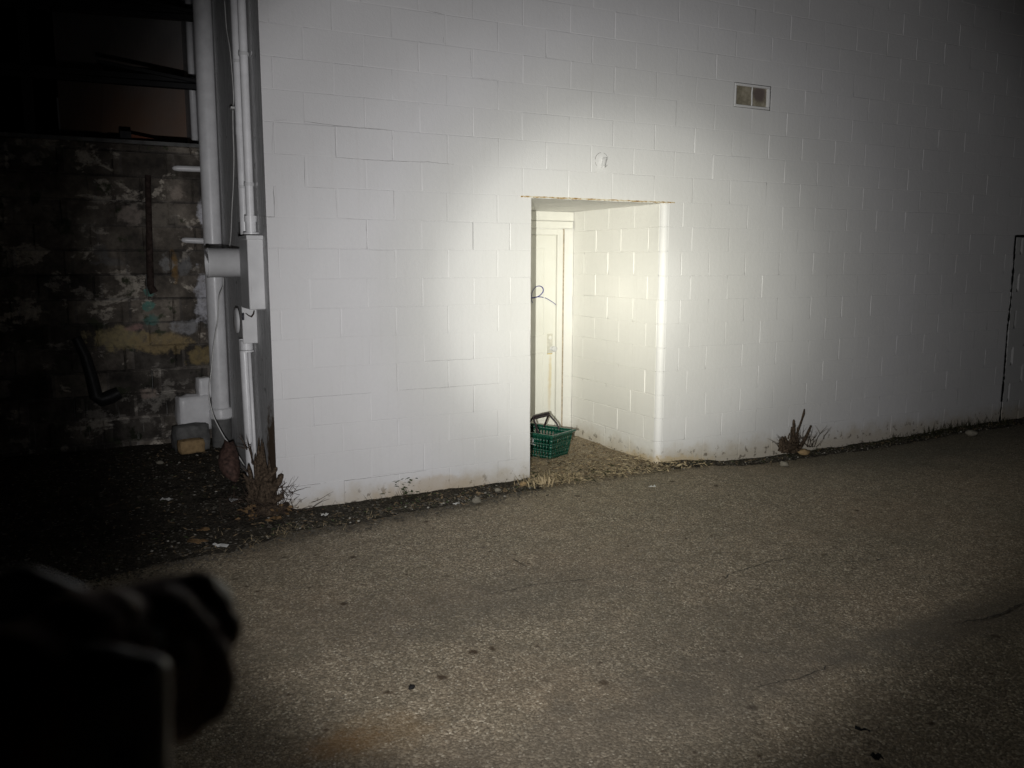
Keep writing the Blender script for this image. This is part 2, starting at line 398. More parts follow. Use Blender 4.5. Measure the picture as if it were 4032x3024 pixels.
# doorway recess walls
mb = MB(); rc = []
for k in range(11):
    js = [CR] + [y for y in ([.20, .61, 1.016] if k % 2 else [.405, .81, 1.22])] + [DEP]
    z1 = min((k+1)*B, ZT)
    for a, b in zip(js[:-1], js[1:]): rc.append((k, a, b, k*B if k else -.25, z1))
courses(11, lambda u, z, d: (JR+d, u, z), mb, rc, 5, .0030, .0029)
mb.build('recess_wall', M['bounce_white'], bld)
mb = MB(); courses(11, lambda u, z, d: (JL-d, u, z), mb, [(k, a, b, z0 if k else -.25, min(z1, ZT)) for k, a, b, z0, z1 in
    [(k, a, b, k*B, (k+1)*B) for k in range(11) for a, b in (((.0, .40), (.40, .80), (.80, 1.2), (1.2, DEP)) if k % 2 else ((.0, .2), (.2, .6), (.6, 1.0), (1.0, DEP)))]], 6)
mb.build('recess_wall', M['bounce_white'], bld)
# rounded corner on the right side of the doorway
mb = MB(); rb = random.Random(9)
for k in range(11):
    z0, z1 = (k*B if k else -.25), min((k+1)*B, ZT); g = .007; jd = rb.uniform(0, .0015)
    for (a, b, d0, d1) in ((z0, z0+g, .0045, jd), (z0+g, z1-g, jd, jd), (z1-g, z1, jd, .0045)):
        n = 8; jit = rb.uniform(-.0015, .0015)
        for i in range(n):
            t0, t1 = math.pi/2*i/n, math.pi/2*(i+1)/n
            def q(t, d, z): r = CR-d; return (JR+CR-r*math.cos(t), CR-r*math.sin(t), z)
            mb.quad(q(t0, d0, a), q(t1, d0, a), q(t1, d1, b), q(t0, d1, b))
mb.build('rounded_corner', M['white'], bld, True)
# soffit, lintel iron
mb = MB(); mb.box((JL-.02, .012, ZT), (JR+.10, DEP+.3, ZT+.05)); mb.build('soffit', M['bounce_white'], bld)
mb = MB(); n = 90; x0, x1 = .800, 2.245; rl = random.Random(2)
for i in range(n):
    a, b = x0+(x1-x0)*i/n, x0+(x1-x0)*(i+1)/n
    h = .0085+.004*noise.noise(Vector((a*9, 1, 0)))+rl.uniform(-.0025, .0025); pr = .004+.003*noise.noise(Vector((a*14, 5, 0)))
    mb.box((a, -pr-.003, 2.2335-h), (b, .02, 2.2335+rl.uniform(0, .002)))
mb.build('lintel', M['lintel'], bld)
# back of the recess: block return, header, frame, door
YB = DEP
mb = MB(); courses(10, lambda u, z, d: (u, YB+d, z), mb, [(k, 2.036, JR, (k*B if k else -.25), min((k+1)*B, 2.055)) for k in range(11)], 21)
mb.build('block_return', M['bounce_white'], bld)
mb = MB(); mb.box((JL, YB-.004, 2.13), (JR-.001, YB+.1, ZT-.002)); mb.box((JL, YB-.012, 2.058), (JR-.012, YB+.1, 2.1275))
bevel(mb.build('header', M['pale'], bld), .006)
mb = MB(); mb.box((1.965, YB+.012, -.2), (2.027, YB+.12, 2.05)); mb.box((1.03, YB+.012, -.2), (1.092, YB+.12, 2.05)); mb.box((1.092, YB+.012, 1.998), (1.965, YB+.12, 2.05))
bevel(mb.build('door_frame', M['pale'], bld), .003)
mb = MB(); mb.box((JL, YB+.02, -.2), (1.025, YB+.1, 2.055)); mb.build('block_return', M['bounce_white'], bld)
mb = MB(); mb.box((2.0272, YB+.006, -.2), (2.0362, YB+.09, 2.056)); mb.build('frame_gap', plain('tan_caulk', (.5, .42, .32), .9, .1, .3, 30), bld)
DY = YB+.030
MB().box((2.015, YB+.022, -.2), (JR+.02, YB+.10, ZT)).build('frame_backing', M['bounce_white'], bld); MB().box((JL, YB+.016, 2.04), (2.015, YB+.10, ZT)).build('frame_backing', M['bounce_white'], bld)
MB().box((1.950, DY+.012, -.2), (1.975, DY+.05, 2.02)).build('door_stop', M['pale'], bld); MB().box((1.09, DY+.012, 1.985), (1.95, DY+.05, 2.02)).build('door_stop', M['pale'], bld)
mat_door = None
def mk_door_mat():
    t = NT('cream_steel_door', .45, .3); x, y, z = t.xyz()
    c = t.ramp(t.noise(5, 4), [(.3, (.79, .78, .715)), (.7, (.83, .825, .765))])
    drip = t.math('MULTIPLY', t.ellip((1.905, DY, .66), (75, 1, 5.6), .55, 22, .6), .75)
    c = t.mix(t.math('MULTIPLY', drip, .6), c, (.72, .60, .30)); drip2 = t.ellip((1.896, DY, .50), (60, 1, 4.), .6, 22, .7)
    c = t.mix(t.math('MULTIPLY', drip2, .5), c, (.66, .55, .36))
    c = t.mix(t.math('MULTIPLY', t.ellip((1.825, DY, .62), (200, 1, 20), .7, 60, .5), .8), c, (.28, .24, .18))
    t.color(c).bump(t.noise(20, 4), .1, .004); return t.m
mat_door = mk_door_mat()
mb = MB(); mb.box((1.098, DY, -.05), (1.959, DY+.045, 1.992))
door = bevel(mb.build('door', mat_door, bld), .003)
mb = MB()   # pressed panel moulding
for (a, b, z0, z1) in ((1.225, 1.832, 1.02, 1.865), (1.225, 1.832, .18, .86)):
    w = .013
    for lo, hi in (((a, z0), (b, z0+w)), ((a, z1-w), (b, z1)), ((a, z0+w), (a+w, z1-w)), ((b-w, z0+w), (b, z1-w))):
        mb.box((lo[0], DY-.006, lo[1]), (hi[0], DY+.002, hi[1]))
bevel(mb.build('panel_moulding', M['pale'], door), .0025)
mb = MB(); mb.box((1.866, DY-.010, .846), (1.922, DY+.001, 1.040)); bevel(mb.build('lock_plate', plain('worn_plate_paint', (.66, .64, .56), .4, .5, .12, 40), door), .002)
mb = MB(); mb.lathe((1.894, DY-.010, 1.0), (0, -1, 0), [(0, .019), (.006, .019), (.009, .015), (.009, .0)], 20); mb.build('lock_cylinder', M['pale'], door, True, 40)
mb = MB(); mb.lathe((1.913, DY-.010, .893), (0, -1, 0), [(0, .022), (.006, .022), (.012, .012), (.028, .012), (.034, .024), (.046, .029), (.058, .027), (.064, .018), (.066, 0)], 24)
mb.build('handle', M['white_metal'], door, True, 40)
mb = MB(); mb.box((1.866, DY-.0045, .838), (1.922, DY+.001, .8445)); mb.build('rust_stain', plain('rust_streak', (.62, .46, .10), .7, .2, .3, 60), door)
# the marker letter R on the door
def gl(px, py): return pY(px, py, DY-.0015)
def zz(x, y): return gl(1950+x*.36166, 700+y*.36166)
loop = [(408, 1362), (398, 1335), (396, 1300), (402, 1255), (418, 1218), (442, 1190), (470, 1179), (498, 1184), (517, 1202), (522, 1226), (512, 1252), (490, 1276), (462, 1294), (428, 1305), (396, 1310)]
tail = [(396, 1306), (430, 1300), (470, 1295), (510, 1299), (548, 1309), (585, 1328), (620, 1350), (645, 1368), (661, 1384)]
def smooth_path(p, n=4):
    out = []
    for i in range(len(p)-1):
        a, b, c, d = (Vector((*p[max(0, min(len(p)-1, i+k))], 0)) for k in (-1, 0, 1, 2))
        for j in range(n):
            t = j/n; out.append(tuple((.5*((2*b)+(c-a)*t+(2*a-5*b+4*c-d)*t*t+(3*b-a-3*c+d)*t**3))[:2]))
    out.append(p[-1]); return out
mb = MB()
for path in (loop, tail): mb.tube([zz(*p) for p in smooth_path(path)], .0062, 6, flat=.25)
tag(mb.build('marker_letter', M['ink'], door, True), 'blue marker letter R scrawled on the door')

# glass block vent high on the wall
vent = None
mb = MB(); w = .020
for lo, hi in (((2.849, 3.052), (3.247, 3.052+w)), ((2.849, 3.247-w), (3.247, 3.247)), ((2.849, 3.052+w), (2.849+w*.9, 3.247-w)), ((3.247-w*1.2, 3.052+w), (3.247, 3.247-w))):
    mb.box((lo[0], -.004, lo[1]), (hi[0], .10, hi[1]))
vent = bevel(mb.build('window', M['white'], bld), .004)
def mat_pane():
    t = NT('dirty_pane', .6, .3); n = t.noise(16, 5, .65)
    c = t.ramp(n, [(.35, (.19, .168, .125)), (.55, (.32, .288, .22)), (.7, (.42, .38, .31))])
    c = t.mix(t.ellip((3.14, 0, 3.19), (14, 1, 14), .4, 14, .4), c, (.15, .12, .11)); t.color(c); t.bump(n, .3, .01); return t.m
mp = mat_pane()
for a, b in ((2.866, 3.049), (3.059, 3.224)):
    mb = MB(); mb.box((a, .020, 3.071), (b, .04, 3.229)); mb.build('pane', mp, vent)
mb = MB(); mb.tube([(3.054+.002*math.sin(i), .014, 3.071+.158*i/7) for i in range(8)], .006, 8); mb.build('mullion', M['white'], vent, True)

# pipe stub above the doorway
pc = pY(2369, 632, 0)
mb = MB(); mb.lathe((pc.x, .004, pc.z), (0, -1, 0), [(0, .061), (.003, .060), (.0045, .056), (.003, .05), (.002, .0)], 28); col_ = mb.build('pipe_collar', M['white'], bld, True, 50)
mb = MB()
for a0, a1 in ((100, 175), (20, 75), (290, 330), (195, 225)):
    pts = [(pc.x+.061*math.cos(R(a)), -.0005, pc.z+.061*math.sin(R(a))) for a in range(a0, a1+1, 5)]
    mb = MB(); mb.tube(pts, .0018, 6, flat=.6); mb.build('collar_gap', M['crack'], bld)
p0 = Vector((pc.x+.020, .02, pc.z+.012)); p1 = Vector((pc.x+.012, -.022, pc.z+.004)); p2 = p1 + Vector((-.030, -.030, -.062))
mb = MB(); mb.tube([p0, p1+Vector((.003, -.004, .003)), p1+(p2-p1)*.25, p2], .0165, 16, caps=False); d_ = (p2-p1).normalized()
mb.lathe(p2, d_, [(0, .0165), (.0, .012), (-.02, .0115), (-.02, 0)], 16)
mb.build('pipe_stub', M['white'], bld, True, 45)

def crack(mb, pts, w, y=-.0012):
    rc_ = random.Random(len(mb.v)); P = []
    for (a, b) in zip(pts[:-1], pts[1:]):
        m = max(2, int((Vector(b)-Vector(a)).length/.03))
        for i in range(m): P.append(Vector(a).lerp(Vector(b), i/m))
    P.append(Vector(pts[-1]))
    L = []
    for i, p in enumerate(P):
        ww = w*rc_.uniform(.4, 1.3)*(.35 if i in (0, len(P)-1) else 1); jx, jz = rc_.uniform(-.0018, .0018), rc_.uniform(-.0018, .0018)
        t = (P[min(i+1, len(P)-1)]-P[max(i-1, 0)]).normalized(); nn = Vector((-t.z, 0, t.x))
        c = Vector((p.x+jx, y, p.z+jz)); L.append((c-nn*ww, c+nn*ww))
    for (a, b), (c, d) in zip(L[:-1], L[1:]): mb.quad(a, b, d, c)
# filled-in opening at the far right with a dark gap at its edge
mb = MB(); rc = []
for k in range(10):
    js = [IX0+.03, IX0+(.14 if k % 2 else .34)]
    while js[-1]+.4064 < IX1-.02: js.append(js[-1]+.4064)
    js.append(IX1-.02)
    for a, b in zip(js[:-1], js[1:]): rc.append((k, a, b, (k*B if k else -.25), (k+1)*B-(.02 if k == 9 else 0)))
courses(10, lambda u, z, d: (u, .006+d, z), mb, rc, 31, .001, .014, .005, .021)
mb.build('infill_panel', mat_block('infill_paint', (.60, .60, .59)), bld)
mb = MB(); mb.box((IX0, .03, -.25), (IX1, .09, IZ)); crack(mb, [(IX0+.012, 0, -.05), (IX0+.02, 0, .5), (IX0+.004, 0, 1.0), (IX0+.022, 0, 1.3), (IX0+.012, 0, IZ)], .016); crack(mb, [(IX0+.012, 0, IZ), (IX0+1.4, 0, IZ)], .007); mb.build('infill_gap', M['dark_gap'], bld)

# old settlement cracks along joints, stepping down to the corner
def crack1(pts, w):
    mb = MB(); crack(mb, pts, w*.55); mb.build('crack', M['crack'], bld)
def wp(*pts): return [tuple(pY(800+x*.6329, y*.6329, 0)) for x, y in pts]
mb = MB()
crack1(wp((352, 1348), (442, 1350), (440, 1262), (437, 1160)), .0028)
crack1(wp((632, 1163), (630, 1060), (627, 972)), .0020)
crack1(wp((632, 755), (700, 765), (820, 782), (1000, 797), (1175, 810)), .0020)
crack1(wp((440, 748), (520, 746)), .0016)
crack1(wp((822, 978), (1000, 993), (1180, 1002), (1400, 1008), (1560, 1024)), .0018)
crack1(wp((1390, 66), (1500, 90)), .0018); crack1(wp((1492, 268), (1497, 225)), .0018)
crack1(wp((428, 950), (430, 765)), .0010); crack1(wp((430, 955), (630, 968)), .0009)
crack1(wp((640, 1163), (822, 1174)), .0010); crack1(wp((823, 1174), (832, 1352)), .0009); crack1(wp((820, 785), (822, 978)), .0009)
crack1(wp((1180, 830), (1178, 870)), .0018); crack1(wp((1185, 1190), (1187, 1362)), .0012); crack1(wp((835, 1354), (1010, 1368)), .0009)
crack1(wp((1013, 1370), (1018, 1553)), .0013); crack1(wp((1018, 1555), (1190, 1560)), .0009); crack1(wp((1660, 300), (1668, 480)), .0012)
crack1(wp((1190, 1570), (1195, 1640)), .0010); crack1(wp((1670, 482), (1840, 500)), .0010)
def wq(*pts): return [tuple(pY(800+x*.6329, 900+y*.6329, 0)) for x, y in pts]
crack1(wq((510, 1612), (700, 1590), (1050, 1548)), .0022); crack1(wq((1050, 1548), (1390, 1504)), .0015)
crack1(wq((1220, 1005), (1530, 985), (1840, 962)), .0010); crack1(wq((1380, 825), (1680, 812)), .0010)
crack1(wq((500, 1062), (860, 1035), (1045, 1022)), .0011)
# left return of the building
mb = MB()
mb.box((XL+.0, .012, -.25), (XL+.02, 9.0, ROWS*B)); mb.build('side_wall', M['side'], bld)
mb = MB(); mb.box((XL+.02, .30, -.25), (XR, .34, 2.2)) if False else mb.box((XL+.02, 8.9, -.25), (XR, 9.0, ROWS*B)); mb.box((XR-.02, .02, -.25), (XR, 8.9, ROWS*B)); mb.box((XL+.02, .02, ROWS*B-.08), (XR-.02, 8.9, ROWS*B-.02))
mb.build('outer_shell', M['side'], bld)
mb = MB(); mb.box((XL-.03, -.03, ROWS*B-.004), (XR, 9.02, ROWS*B+.12)); mb.build('parapet_cap', M['white_metal'], bld)

# ------------------------------------------------------------------ services on the left corner
XC = XL
def vline(px0, py0, px1, py1, X):
    a, b = pX(px0, py0, X), pX(px1, py1, X); return a, b
# tall drain pipe
dp = thing('drain_pipe', 'thick white vertical drain pipe rising full height with a flared collar near the soil', 'drain pipe', (-1.168, 1.86, .1))
px_, py_ = -1.168, 1.86
mb = MB(); mb.tube([(px_, py_, .42), (px_, py_, 2.0), (px_+.012, py_, 5.4)], .073, 28); mb.build('pipe', M['white_pvc'], dp, True, 50)
mb = MB(); mb.lathe((px_, py_, .47), (0, 0, -1), [(-.01, .0735), (0, .090), (.02, .096), (.075, .098), (.085, .09), (.085, .07)], 28); mb.build('collar', M['white_pvc'], dp, True, 40)
mb = MB(); mb.tube([(px_, py_, .39), (px_, py_, -.1)], .083, 24); mb.build('buried_section', M['grey_block'], dp, True, 50)
def conduit(name, label, x, y, z0, z1, r, mat, fittings, lean=0):
    t = thing(name, label, 'conduit', (x, y, z0), 'conduits on the building corner')
    mb = MB(); mb.tube([(x, y, z0), (x, y+lean*.5, (z0+z1)/2), (x, y+lean, z1)], r, 20); mb.build('pipe', mat, t, True, 50)
    for z, rr_, h in fittings:
        mb = MB(); mb.lathe((x, y, z), (0, 0, 1), [(0, r*.99), (0, rr_), (h, rr_), (h, r*.99)], 22); mb.build('coupling', mat, t, True, 40)
    return t
XCO = XL-.045
yL = pX(963, 900, XCO).y; yR = pX(987, 880, XCO).y
conduit('conduit', 'left of the two slim white conduits above the meter box', XCO, yL, 1.93, 5.4, .031, M['white_pvc'], [(2.62, .033, .05)])
conduit('conduit', 'right of the two slim white conduits, ending in a coupling on the meter box', XCO, yR, 1.93, 5.4, .028, M['white_pvc'], [(1.925, .055, .012), (1.94, .036, .07), (2.01, .042, .04)])
pb0 = pX(960, 1345, XCO-.01); 
lc = conduit('conduit', 'lower white conduit with a capped top, leaning down into the dead stump', XCO-.01, pb0.y-.10, -.05, pb0.z+.02, .036, M['white_pvc'], [(pb0.z-.05, .046, .065), (pb0.z-.066, .052, .012)], .10)
mb = MB(); q = pb0; mb.tube([(XCO+.005, pb0.y-.20, -.05), (XCO+.005, pb0.y-.11, pb0.z-.05)], .014, 10); mb.build('side_tube', M['white_pvc'], lc, True)
for k, (yy, zz_) in enumerate(((yL, 2.25), (yR, 2.25), (yL, 3.1), (yR, 3.1), (yL, 3.6), (yR, 3.6))):
    mb = MB(); mb.lathe((XCO, yy, zz_), (0, 0, 1), [(0, .0325), (.0, .0345), (.022, .0345), (.022, .0325)], 20); mb.box((XL-.004, yy-.055, zz_+.001), (XL-.0005, yy+.055, zz_+.021))
    pr_ = [o for o in COL.objects if o.name.startswith('conduit')][k % 2]
    mb.build('strap', M['white_metal'], pr_, True, 40)
# meter box
fc = pY(1030, 945, .16)
bx = thing('meter_box', 'narrow tall white metal meter box on the building corner', 'meter box', (XL, .3, 1.4))
bo = MB().box((XL-.108, .13, 1.418), (XL-.001, .44, 1.905)).build('box_body', M['white_metal'], bx); bevel(bo, .008, 3)
lo = MB().box((XL-.113, .118, 1.885), (XL-.001, .46, 1.915)).build('lid', M['white_metal'], bx); bevel(lo, .006, 3)
MB().box((XL-.092, .126, 1.43), (XL-.088, .131, 1.87)).build('seam', M['white_metal'], bx)
# white mounting panel with hasp under the box
pn = thing('mounting_panel', 'small white board with a dark hasp under the meter box', 'panel', (XL, .6, 1.2))
a = pX(952, 1215, XCO); mb = MB(); mb.box((XL-.105, .46, 1.16), (XL-.002, .475, 1.43)); bevel(mb.build('board', M['white_metal'], pn), .004)
mb = MB(); pts = [pY(x, y, .44) for x, y in ((967, 1233), (980, 1243), (990, 1247), (998, 1236), (1001, 1222))]; mb.tube(pts, [.003, .004, .007, .006, .004], 8); mb.build('hasp', M['rust_rod'], pn, True)
mb = MB(); pts = [pY(x, y, .44) for x, y in ((957, 1232), (957, 1260))]; mb.tube(pts, .0085, 10); mb.build('padlock', plain('dark_grey_lock', (.05, .05, .06), .4, .4), pn, True)
mb = MB(); c0 = pY(942, 1262, .62); mb.lathe((c0.x-.012, .62, c0.z), (-1, 0, 0), [(0, .092), (.012, .09), (.02, .07), (.024, 0)], 24); mb.build('dome_cover', M['white_metal'], pn, True)
# exhaust duct with open flap
dz, dy = 1.730, .74
du = thing('exhaust_duct', 'round white exhaust duct sticking out sideways with its flap hanging open', 'exhaust duct', (XL, dy, dz))
mb = MB(); mb.lathe((XL-.002, dy, dz), (-1, 0, 0), [(0, .104), (.03, .104), (.032, .1055), (.268, .1055), (.271, .1075), (.286, .1075), (.286, .102), (.05, .101), (.05, 0)], 36); mb.build('duct', M['white_metal'], du, True, 40)
mb = MB(); mb.lathe((XL-.262, dy, dz), Vector((-1, 0, -.0)), [(0, 0), (0, .0)], 24)
mb = MB(); rot = Matrix.Rotation(R(-22), 4, 'Y'); hub = Vector((XL-.296, dy, dz+.095))
n0 = 28; ring = [hub + rot.to_3x3() @ Vector((-.002, .10*math.sin(2*math.pi*i/n0), -.10+.10*math.cos(2*math.pi*i/n0))) for i in range(n0)]
ring2 = [p + Vector((-.003, 0, 0)) for p in ring]; mb.v += ring+ring2; mb.f.append(tuple(range(n0))); mb.f.append(tuple(range(n0, 2*n0))[::-1])
for i in range(n0): mb.f.append((i, (i+1) % n0, n0+(i+1) % n0, n0+i))
mb.build('flap', M['white_metal'], du)
mb = MB(); mb.box((XL-.05, dy-.05, dz-.125), (XL-.002, dy-.01, dz-.10)); mb.build('bracket', M['white_metal'], du)
mb = MB(); mb.box((XL-.02, dy+.15, dz+.11), (XL-.002, dy+.20, dz+.30)); mb.build('louver_box', M['grey_block'], du)
# hanging cable
cb = [(884, 0), (888, 60), (893, 120), (905, 190), (914, 290), (919, 360), (920, 400), (917, 430), (918, 520), (921, 610), (919, 720), (913, 830), (909, 930), (902, 985)]
cb2 = [(880, 1090), (878, 1130), (866, 1160), (860, 1190), (857, 1260), (848, 1320), (838, 1390), (832, 1460), (823, 1520), (822, 1560), (830, 1600), (843, 1645), (868, 1695), (885, 1725)]
mb = MB(); P = [pX(x, y, XL-.035) for x, y in smooth_path(cb, 3)]
mb.tube(P, .0042, 6)
Q = [pY(x, y, .95 - .25*i/40) for i, (x, y) in enumerate(smooth_path(cb2, 3))]
mb.tube(Q, .0045, 6); Q2 = [pY(x, y, .62) for x, y in ((885, 1725), (935, 1790), (962, 1832))]; mb.tube(Q2, .005, 6)
tag(mb.build('cable', M['cable'], None, True), 'thin loose white cable dangling beside the conduits and over the drain pipe', 'cable')
mb = MB(); c = pX(921, 428, XL-.04); mb.box((c.x-.03, c.y-.05, c.z-.008), (c.x+.03, c.y+.02, c.z+.008)); tag(bevel(mb.build('cable_clip', M['cable']), .003), 'small white clip holding the cable to the conduit', 'clip')

# ------------------------------------------------------------------ alley
YA = 2.1
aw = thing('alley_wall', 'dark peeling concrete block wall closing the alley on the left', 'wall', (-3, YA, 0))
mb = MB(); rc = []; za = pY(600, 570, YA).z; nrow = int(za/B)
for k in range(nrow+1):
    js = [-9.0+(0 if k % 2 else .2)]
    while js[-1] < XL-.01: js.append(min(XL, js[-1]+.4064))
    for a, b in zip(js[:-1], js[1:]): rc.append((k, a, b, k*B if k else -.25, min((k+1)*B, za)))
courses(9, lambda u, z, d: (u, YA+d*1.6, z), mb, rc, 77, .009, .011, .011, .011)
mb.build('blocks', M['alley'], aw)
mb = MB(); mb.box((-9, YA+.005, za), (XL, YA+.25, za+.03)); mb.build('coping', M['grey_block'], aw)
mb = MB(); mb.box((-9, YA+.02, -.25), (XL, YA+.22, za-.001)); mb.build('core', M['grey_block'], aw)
# white painted bars between wall and drain pipe
for (x0, x1, y, lab) in ((678, 785, 662, 'upper of two short white painted bars beside the drain pipe'), (714, 798, 945, 'lower of two short white painted bars beside the drain pipe')):
    a, b = pY(x0, y, YA-.045), pY(x1, y+4, YA-.045)
    mb = MB(); L = (b-a); mb.tube([a, a+L*.06, a+L*.2, b+L*.3], [.006, .018, .024, .025], 16)
    tag(mb.build('pipe_bar', M['white_pvc'], None, True, 60), lab, 'bar', 'white bars on the alley wall')
a, b = pY(582, 690, YA-.03), pY(592, 1125, YA-.03)
mb = MB(); mb.tube([a, a.lerp(b, .5), b, b+Vector((.025, 0, -.06))], [.024, .026, .030, .036], 12)
tag(mb.build('iron_pipe', M['rust_rod'], None, True, 60), 'rust brown vertical iron pipe fixed on the alley wall', 'pipe')
P = [pY(x, y, YA-.06) for x, y in ((300, 1330), (335, 1400), (362, 1490), (378, 1560), (400, 1575), (440, 1560), (470, 1545))]
mb = MB(); mb.tube(P, [.04, .045, .05, .055, .06, .06, .05], 12)
tag(mb.build('bent_pipe', M['black_steel'], None, True, 60), 'black bent pipe at the foot of the alley wall', 'pipe')
# blocks on the soil
def lump(name, px, py, Y, size, mat, label, cat, seed, group=None, rotz=.2):
    c = pY(px, py, Y); bm = bmesh.new(); bmesh.ops.create_cube(bm, size=1)
    bmesh.ops.subdivide_edges(bm, edges=bm.edges, cuts=5, use_grid_fill=True)
    for v in bm.verts:
        r_ = max(abs(v.co.x), abs(v.co.y), abs(v.co.z)); q = v.co.copy()
        q = q.lerp(q.normalized()*.62, .28); k = 1+.10*noise.noise(q*4+Vector((seed, seed*2, 0)))
        v.co = Vector((q.x*size[0], q.y*size[1], q.z*size[2]))*k
    me = bpy.data.meshes.new(name); bm.to_mesh(me); bm.free(); me.materials.append(mat)
    for p in me.polygons: p.use_smooth = True
    o = bpy.data.objects.new(name, me); o.location = c; o.rotation_euler = (0, 0, rotz); COL.objects.link(o)
    return tag(o, label, cat, group)
lump('concrete_block', 762, 1625, 1.92, (.27, .16, .31), M['white_pvc'], 'tall white painted block standing against the alley wall', 'block', 3)
lump('concrete_block', 808, 1525, 1.95, (.14, .12, .18), M['white_pvc'], 'small white painted lump topmost behind the drain pipe', 'block', 5)
lump('concrete_block', 752, 1722, 1.75, (.28, .16, .22), M['grey_block'], 'dull grey block behind the tan brick on the soil', 'block', 8)
lump('tan_brick', 752, 1755, 1.62, (.20, .12, .11), M['tan_brick'], 'tan half brick lying on the dark soil', 'brick', 12)

# rusty plate leaning by the stump
pts = [(884, 1728), (902, 1745), (917, 1738), (928, 1762), (940, 1800), (944, 1840), (945, 1880), (930, 1900), (905, 1890), (880, 1870), (862, 1840), (858, 1808), (868, 1775), (880, 1750)]
mb = MB(); A = [pY(x, y, .62-(y-1728)/200*.30) for x, y in pts]; ctr = sum(A, Vector())/len(A)
rp = plain('rusty_steel_plate', (.085, .050, .040), .8, .25, .75, 34, bump=.6, bscale=40)
ringA = A; ringB = [ctr+(p-ctr)*.6+Vector((-.01, -.045, .012)) for p in A]; back = [p+Vector((.006, .02, 0)) for p in A]
n = len(A); mb.v += back+ringA+ringB+[ctr+Vector((-.012, -.06, .015))]
for i in range(n):
    j = (i+1) % n; mb.f += [(i, j, n+j, n+i), (n+i, n+j, 2*n+j, 2*n+i), (2*n+i, 2*n+j, 3*n)]
mb.f.append(tuple(range(n))[::-1])
tag(mb.build('rusty_plate', rp, None, True), 'rust brown curved metal plate leaning beside the dead stump', 'metal plate')

# ------------------------------------------------------------------ what stands above the alley wall
bb = thing('back_building', 'far brown building rising dimly behind the alley wall', 'building', (-4, 6.5, 0))
YBB = 3.9
xw = pY(236, 480, YBB).x; MB().box((xw, YBB, -.2), (XL-.002, YBB+.3, 9)).build('wall', M['back'], bb)
a, b = pY(738, 0, YBB-.05), pY(775, 575, YBB-.05)
mb = MB(); P = [pX(738, -30, XL-.03), pX(750, 230, XL-.03), pX(770, 600, XL-.03)]; mb.tube(P, .030, 10); mb.build('downpipe', M['white_pvc'], bb, True)
mb = MB(); A = [pY(x, y, YBB-.03) for x, y in ((222, 385), (229, 385), (243, 560), (236, 560))]; B2 = [p+Vector((0, .02, 0)) for p in A]
mb.quad(*A); mb.quad(*B2); mb.build('door_edge', M['far_white'], bb)
mb = MB(); A = [pY(x, y, YBB-.25) for x, y in ((405, 330), (460, 300), (412, 575), (395, 575))]; mb.quad(*A); mb.quad(*[p+Vector((.0, .2, 0)) for p in A]); mb.build('buttress', M['back'], bb)
# lean-to roof showing over the wall
rf = [pY(x, y, YA+.6) for x, y in ((515, 575), (515, 528), (780, 582), (780, 600))]
mb = MB(); bk = [p+Vector((0, .35, 0)) for p in rf]; mb.v += rf+bk; mb.f += [(0, 1, 2, 3), (4, 7, 6, 5), (0, 4, 5, 1), (1, 5, 6, 2), (2, 6, 7, 3), (3, 7, 4, 0)]
tag(mb.build('sloping_parapet', M['roof_red']), 'dark red wedge of roofing showing over the alley wall', 'roof edge')
mb = MB(); c0, c1 = pY(477, 600, YA+.4), pY(516, 518, YA+.4); mb.box((c0.x, YA+.4, c0.z), (c1.x, YA+.5, c1.z)); tag(mb.build('roof_box', M['black_steel']), 'small black box on top of the alley wall', 'box')
# black steel frame
sf = thing('steel_frame', 'black steel frame of rails and a post above the alley wall', 'steel frame', (-2.5, YA+.3, za))
def bar(name, p, q, w=.05, h=.05):
    p, q = Vector(p), Vector(q); d = (q-p); L = d.length; m = d.to_track_quat('X', 'Z').to_matrix()
    mb = MB(); mb.box((0, -w/2, -h/2), (L, w/2, h/2), m, p); return bevel(mb.build(name, M['black_steel'], sf), .004)
Yf = YA+.15
for y0, y1 in ((50, -8), (76, 14), (322, 258), (346, 284)):
    bar('rail', pY(800, y0, Yf), pY(-250, y1-18, Yf), .06, .046)
bar('brace', pY(800, 326, Yf-.05), pY(380, 240, Yf-.05), .03, .03); bar('brace', pY(800, 54, Yf-.05), pY(380, -32, Yf-.05), .03, .03)
bar('post', pY(122, 560, Yf+.05), pY(60, -300, Yf+.05), .075, .075)
bar('post', pY(806, 590, Yf+.05), pY(770, -300, Yf+.05), .06, .06)

# ------------------------------------------------------------------ ground
def sheet(name, outline, mat, z, kind='structure'):
    mb = MB(); n = len(outline); mb.v += [Vector((x, y, z)) for x, y in outline]; mb.f.append(tuple(range(n)))
    o = mb.build(name, mat, None, 'raw'); return tag(o, kind=kind)
def soil_sheet(name, xs, y_lo, y_hi, mat, zf, ny=24, seed=0):
    mb = MB(); n = len(xs)
    for i, x in enumerate(xs):
        a, b = y_lo(x), y_hi(x)
        for j in range(ny+1):
            y = a+(b-a)*j/ny; mb.v.append(Vector((x, y, zf(x, y, j/ny))))
    for i in range(n-1):
        for j in range(ny): k = i*(ny+1)+j; mb.f.append((k, k+ny+1, k+ny+2, k+1))
    o = mb.build(name, mat, None, 'raw')
    for p in o.data.polygons: p.use_smooth = True
    return tag(o, kind='structure')
def nz(x, y, s=1.): return noise.noise(Vector((x*4*s, y*4*s, 3)))+.5*noise.noise(Vector((x*11*s, y*11*s, 7)))+.25*noise.noise(Vector((x*27*s, y*27*s, 1)))
def lerp_tab(x, tab):
    if x <= tab[0][0]: return tab[0][1]
    for (a, b), (c, d) in zip(tab[:-1], tab[1:]):
        if x <= c: return b+(d-b)*(x-a)/(c-a)
    return tab[-1][1]
